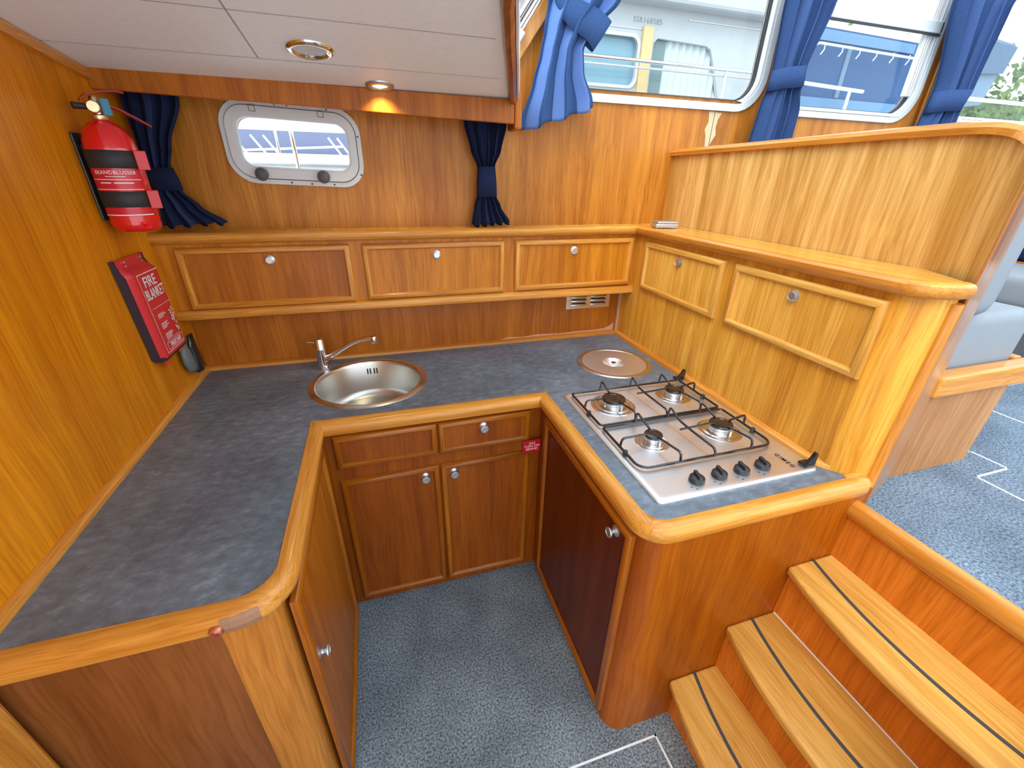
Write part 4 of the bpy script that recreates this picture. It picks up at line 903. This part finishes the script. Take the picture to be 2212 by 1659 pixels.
# gadget below it
gd = thing('hand_tool', 'small grey and black rubber-gripped tool hanging under the fire blanket', 'tool', (-1.87, -0.12, 0.96))
def blob(rows, xc, nm, mat, par):
    bm = B(); r_ = []
    for z, yc, hw_, dx in rows: r_.append([bm.verts.new((xc+dx*math.sin(q), yc+hw_*math.cos(q), z)) for q in [2*PI*i/18 for i in range(18)]])
    for a_, b_ in zip(r_, r_[1:]):
        for i in range(18): bm.faces.new((a_[i], a_[(i+1) % 18], b_[(i+1) % 18], b_[i]))
    bm.faces.new(r_[0]); bm.faces.new(r_[-1]); return obj(nm, bm, mat, par, smooth='all')
blob([(1.075, -0.150, 0.012, 0.008), (1.05, -0.158, 0.028, 0.014), (1.01, -0.152, 0.033, 0.016), (0.975, -0.142, 0.028, 0.014), (0.958, -0.136, 0.014, 0.008)], -1.872, 'grip', plain('grey_rubber', (0.14, 0.16, 0.16), 0.5), gd)
blob([(1.095, -0.105, 0.020, 0.008), (1.05, -0.108, 0.028, 0.012), (1.00, -0.100, 0.026, 0.014), (0.965, -0.098, 0.040, 0.014), (0.952, -0.094, 0.042, 0.012)], -1.862, 'body', black, gd)

# ------------------------------------------------------------------ saloon seat and cushions
bn = thing('bench_seat', 'built-in teak saloon bench behind the partition', 'bench', (0.55, -0.6, 0.80))
obj('base', obox(0.34, 0.705, -1.208, WY-0.02, 0.80, 1.10), wood('bench_veneer', 'z', (0.50, 0.25, 0.10), (0.40, 0.18, 0.06), 0.8), bn)
obj('front_rail', obox(0.336, 0.80, -1.222, -1.17, 1.092, 1.160), T['x'], bn, bevel=0.010, seg=3)
obj('side_rail', obox(0.76, 0.80, -1.17, WY-0.02, 1.092, 1.160), T['y'], bn, bevel=0.008)
obj('seat_board', obox(0.336, 0.76, -1.17, WY-0.02, 1.10, 1.120), W['y'], bn)
def cushion(name, x0, x1, y0, y1, z0, z1, mat, label, cat='cushion', rot=None, group=None, rr=0.035):
    c = Vector(((x0+x1)/2, (y0+y1)/2, (z0+z1)/2)); bm = obox(x0, x1, y0, y1, z0, z1)
    bmesh.ops.bevel(bm, geom=bm.edges[:]+bm.verts[:], offset=rr, segments=5, profile=0.6, affect='EDGES')
    if rot: xform(bm, Matrix.Translation(c) @ rot @ Matrix.Translation(-c))
    o = obj(name, bm, mat, None, smooth='all'); tag(o, label, cat, group); return o
cushion('seat_cushion', 0.345, 0.757, -1.166, -0.02, 1.122, 1.315, greyf, 'thick grey seat cushion on the saloon bench')
cushion('back_cushion', 0.352, 0.47, -1.195, -0.10, 1.318, 1.70, greyf, 'grey backrest cushion leaning on the far side of the partition', rr=0.05)
bn2 = thing('bench_seat', 'far bench at the end of the saloon, its front coloured as if in shadow', 'bench', (2.3, -0.7, 0.80))
obj('base', obox(2.02, 2.66, -1.6, 0.0, 0.80, 1.07), plain('shadowed_cloth_front', (0.10, 0.115, 0.13), 0.9), bn2)  # shadow below the seat cushion is put into this dark front colour
cushion('seat_cushion', 1.97, 2.50, -1.6, -0.02, 1.072, 1.238, greyf, 'light grey seat cushion on the far bench at the end of the saloon', rr=0.05)
cushion('back_cushion', 2.51, 2.64, -1.6, -0.02, 1.24, 1.66, navyf, 'dark navy backrest cushion on the far bench')

# ------------------------------------------------------------------ outside: side deck and neighbouring boats
struct('side_deck', obox(-3.5, 4.5, WY+0.06, 0.62, 1.48, 1.53), white)
bm = obox(-12, 20, 0.7, 14, 0.55, 0.60)
struct('water', bm, plain('harbour_water', (0.05, 0.08, 0.08), 0.15))
nb = thing('neighbouring_boat', 'white motor cruiser moored alongside, seen through the first saloon window', 'boat', (1.2, 2.9, 1.2))
bm = plate([[(-0.6, 1.9), (3.1, 1.9), (3.02, 3.05), (-0.6, 3.05)], rrect(0.55, 1.40, 2.44, 2.82, 0.08, 6),
            [(1.56, 2.40), (2.40, 2.40), (2.30, 2.62), (2.21, 2.79), (2.15, 2.815), (1.60, 2.83), (1.56, 2.79)]], 0.06)
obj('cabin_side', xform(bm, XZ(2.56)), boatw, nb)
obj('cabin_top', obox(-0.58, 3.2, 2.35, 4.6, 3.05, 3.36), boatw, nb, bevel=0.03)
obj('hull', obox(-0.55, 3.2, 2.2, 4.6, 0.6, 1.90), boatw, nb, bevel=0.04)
obj('window_pane', obox(0.55, 1.40, 2.54, 2.55, 2.44, 2.82), tinted, nb)
bm = xform(plate([rrect(0.53, 1.42, 2.42, 2.84, 0.09, 6), rrect(0.555, 1.395, 2.445, 2.815, 0.075, 6)], 0.012), XZ(2.50)); obj('window_frame', bm, alu_w, nb)
obj('teak_post', obox(1.425, 1.53, 2.47, 2.50, 2.30, 2.90), tan, nb)
obj('window_pane', obox(1.56, 1.72, 2.54, 2.55, 2.38, 2.84), plain('reflecting_glass', (0.16, 0.24, 0.26), 0.15), nb)
bm = B(); g = []
for i in range(61):
    x = 1.71+0.72*i/60; y = 2.545+0.012*math.sin(i*0.95); g.append([bm.verts.new((x, y, 2.38)), bm.verts.new((x, y, 2.84))])
for p, q in zip(g, g[1:]): bm.faces.new((p[0], q[0], q[1], p[1]))
obj('pleated_curtain', bm, plain('pale_curtain', (0.62, 0.70, 0.72), 0.8), nb, smooth='all')
mR = Matrix.Translation((1.47, 2.498, 2.945)) @ Matrix.Rotation(PI/2, 4, 'X')
obj('registration_number', text('SSR168585', 0.060, mR, 0.001, 1.15), grey_t, nb)
obj('roof_line', obox(0.9, 1.45, 2.494, 2.50, 2.875, 2.880), satin, nb); obj('roof_line', obox(1.9, 3.0, 2.49, 2.50, 2.985, 2.990), satin, nb)
rl = B()
tube(rl, [(-0.5, 2.30, 2.60), (3.0, 2.30, 2.60)], 0.016, 10); obj('handrail', rl, chrome, nb, smooth=True)
obj('handrail', tube(B(), [(-0.5, 2.32, 2.555), (3.0, 2.32, 2.555)], 0.010, 10), alu_w, nb, smooth=True)
for x in (0.1, 2.28): obj('stanchion', tube(B(), [(x, 2.3, 1.9), (x, 2.3, 2.6)], 0.012, 8), alu_w, nb, smooth=True)
cp = thing('canopy_boat', 'boat with a blue cockpit canopy, seen through the second saloon window', 'boat', (4.2, 2.9, 1.4), 'covered boats outside')
obj('canopy', xform(plate([[(3.30, 2.30), (5.4, 2.30), (5.3, 3.13), (3.55, 3.16)]], 0.05), XZ(2.75)), bluecanvas, cp)
obj('clear_panel', xform(plate([[(3.40, 2.33), (5.2, 2.33), (5.2, 2.52), (3.42, 2.52)]], 0.004), XZ(2.690)), vinylw, cp)
obj('clear_panel', xform(plate([[(3.60, 3.04), (5.2, 3.02), (5.2, 3.11), (3.60, 3.14)]], 0.004), XZ(2.690)), vinylw, cp)
obj('canopy_top', obox(3.5, 5.3, 2.72, 4.2, 3.13, 3.2), white, cp)
obj('canopy_seam', obox(4.18, 4.24, 2.688, 2.70, 2.53, 3.02), greycanvas, cp)
obj('deck', obox(3.28, 5.45, 2.3, 4.4, 0.6, 2.36), white, cp, bevel=0.03)
obj('frame_tube', tube(B(), curve_pts([(3.30, 2.60, 2.55), (3.62, 2.60, 2.985), (5.2, 2.60, 2.955)], 0.05), 0.012, 10), white, cp, smooth=True)
obj('frame_tube', tube(B(), [(3.28, 2.55, 2.62), (4.42, 2.55, 2.585)], 0.018, 10), white, cp, smooth=True)
obj('frame_tube', tube(B(), [(4.22, 2.55, 2.59), (4.22, 2.55, 2.30)], 0.018, 10), white, cp, smooth=True)
for k in range(6):
    x = 3.72+k*0.26; obj('rail_hook', tube(B(), [(x, 2.59, 2.98), (x+0.005, 2.59, 2.93), (x-0.03, 2.59, 2.885)], 0.006, 6), white, cp)
gc = thing('canopy_boat', 'grey-blue covered boat with a rail, seen through the third saloon window', 'boat', (6.6, 3.0, 1.4), 'covered boats outside')
obj('cover', xform(plate([[(5.6, 2.45), (6.75, 2.60), (6.85, 2.95), (6.95, 3.25), (6.3, 3.3), (5.6, 3.25)]], 0.05), XZ(2.75)), greycanvas, gc)
obj('cover_flap', xform(plate([[(6.25, 2.90), (6.86, 2.94), (6.93, 3.22), (6.40, 3.24)]], 0.03), XZ(2.69)), plain('flap_canvas', (0.07, 0.13, 0.22), 0.8), gc)
obj('rail', tube(B(), [(5.56, 2.55, 2.62), (9.0, 2.55, 2.62)], 0.022, 10), white, gc, smooth=True)
obj('hull', obox(5.55, 9.0, 2.35, 4.2, 0.6, 2.40), white, gc, bevel=0.03)
# seen through the porthole: hull side with stanchions and a dark band behind
pb = thing('moored_boat', 'white hull with steel stanchions and guard rails, seen through the porthole', 'boat', (-2.2, 1.6, 1.0))
obj('gunwale', obox(-4.4, -0.7, 1.45, 2.0, 0.6, 1.752), white, pb, bevel=0.02)
obj('rub_rail', tube(B(), [(-4.4, 1.44, 1.700), (-0.7, 1.44, 1.700)], 0.016, 10), white, pb, smooth=True)
obj('stanchion', tube(B(), [(-1.56, 1.30, 1.62), (-1.575, 1.30, 2.2)], 0.014, 12), chrome, pb, smooth=True)
obj('stanchion', tube(B(), [(-1.70, 1.62, 1.74), (-1.71, 1.62, 2.2)], 0.010, 12), chrome, pb, smooth=True)
obj('stanchion_socket', tube(B(), [(-1.56, 1.30, 1.59), (-1.56, 1.30, 1.64)], 0.022, 12), white, pb, smooth=True)
for k, x in enumerate((-2.12, -2.02, -1.90, -1.82, -1.40, -1.34)):
    obj('guard_rail', tube(B(), [(x, 1.85, 1.87), (x+0.09, 1.85, 1.74)], 0.007, 8), white, pb)
obj('guard_rail', tube(B(), [(-2.1, 1.80, 1.765), (-1.3, 1.80, 1.815)], 0.007, 8), white, pb)
obj('cloth_band', obox(-5.0, -0.6, 2.10, 2.13, 0.7, 1.918), darkband, pb)
obj('upper_works', obox(-5.0, -0.62, 2.3, 2.6, 1.85, 2.9), white, pb)
# shrubs on the bank beyond the third window
tr = thing('shrub', 'leafy green bushes on the bank beyond the third saloon window', 'shrub', (9.0, 6.0, 1.0))
bm = B()
for k in range(2600):
    c_ = Vector((random.uniform(6.5, 15.5), random.uniform(5.6, 6.6), random.uniform(1.6, 4.0+0.35*math.sin(k)))); s = random.uniform(0.06, 0.14)
    n_ = Vector((random.gauss(0, 1), random.gauss(-1, 0.6), random.gauss(0.4, 0.6))).normalized(); m_ = place(c_, n_, (random.random()+0.01, random.random(), random.random()))
    vv = [bm.verts.new(m_ @ Vector(p)) for p in ((-s, 0, 0), (0, -s*0.5, 0), (s, 0, 0), (0, s*0.5, 0))]; bm.faces.new(vv)
obj('leaves', bm, leafm, tr)
bm = B()
for k in range(26):
    x = 6.6+k*0.35; tube(bm, [(x, 6.5, 1.0), (x+random.uniform(-.2, .2), 6.3, 3.0)], [0.05, 0.02], 6)
obj('branches', bm, plain('bark', (0.09, 0.07, 0.05), 0.9), tr)
obj('bank', obox(5.5, 17, 6.7, 7.0, 0.5, 3.6), hedge, tr)
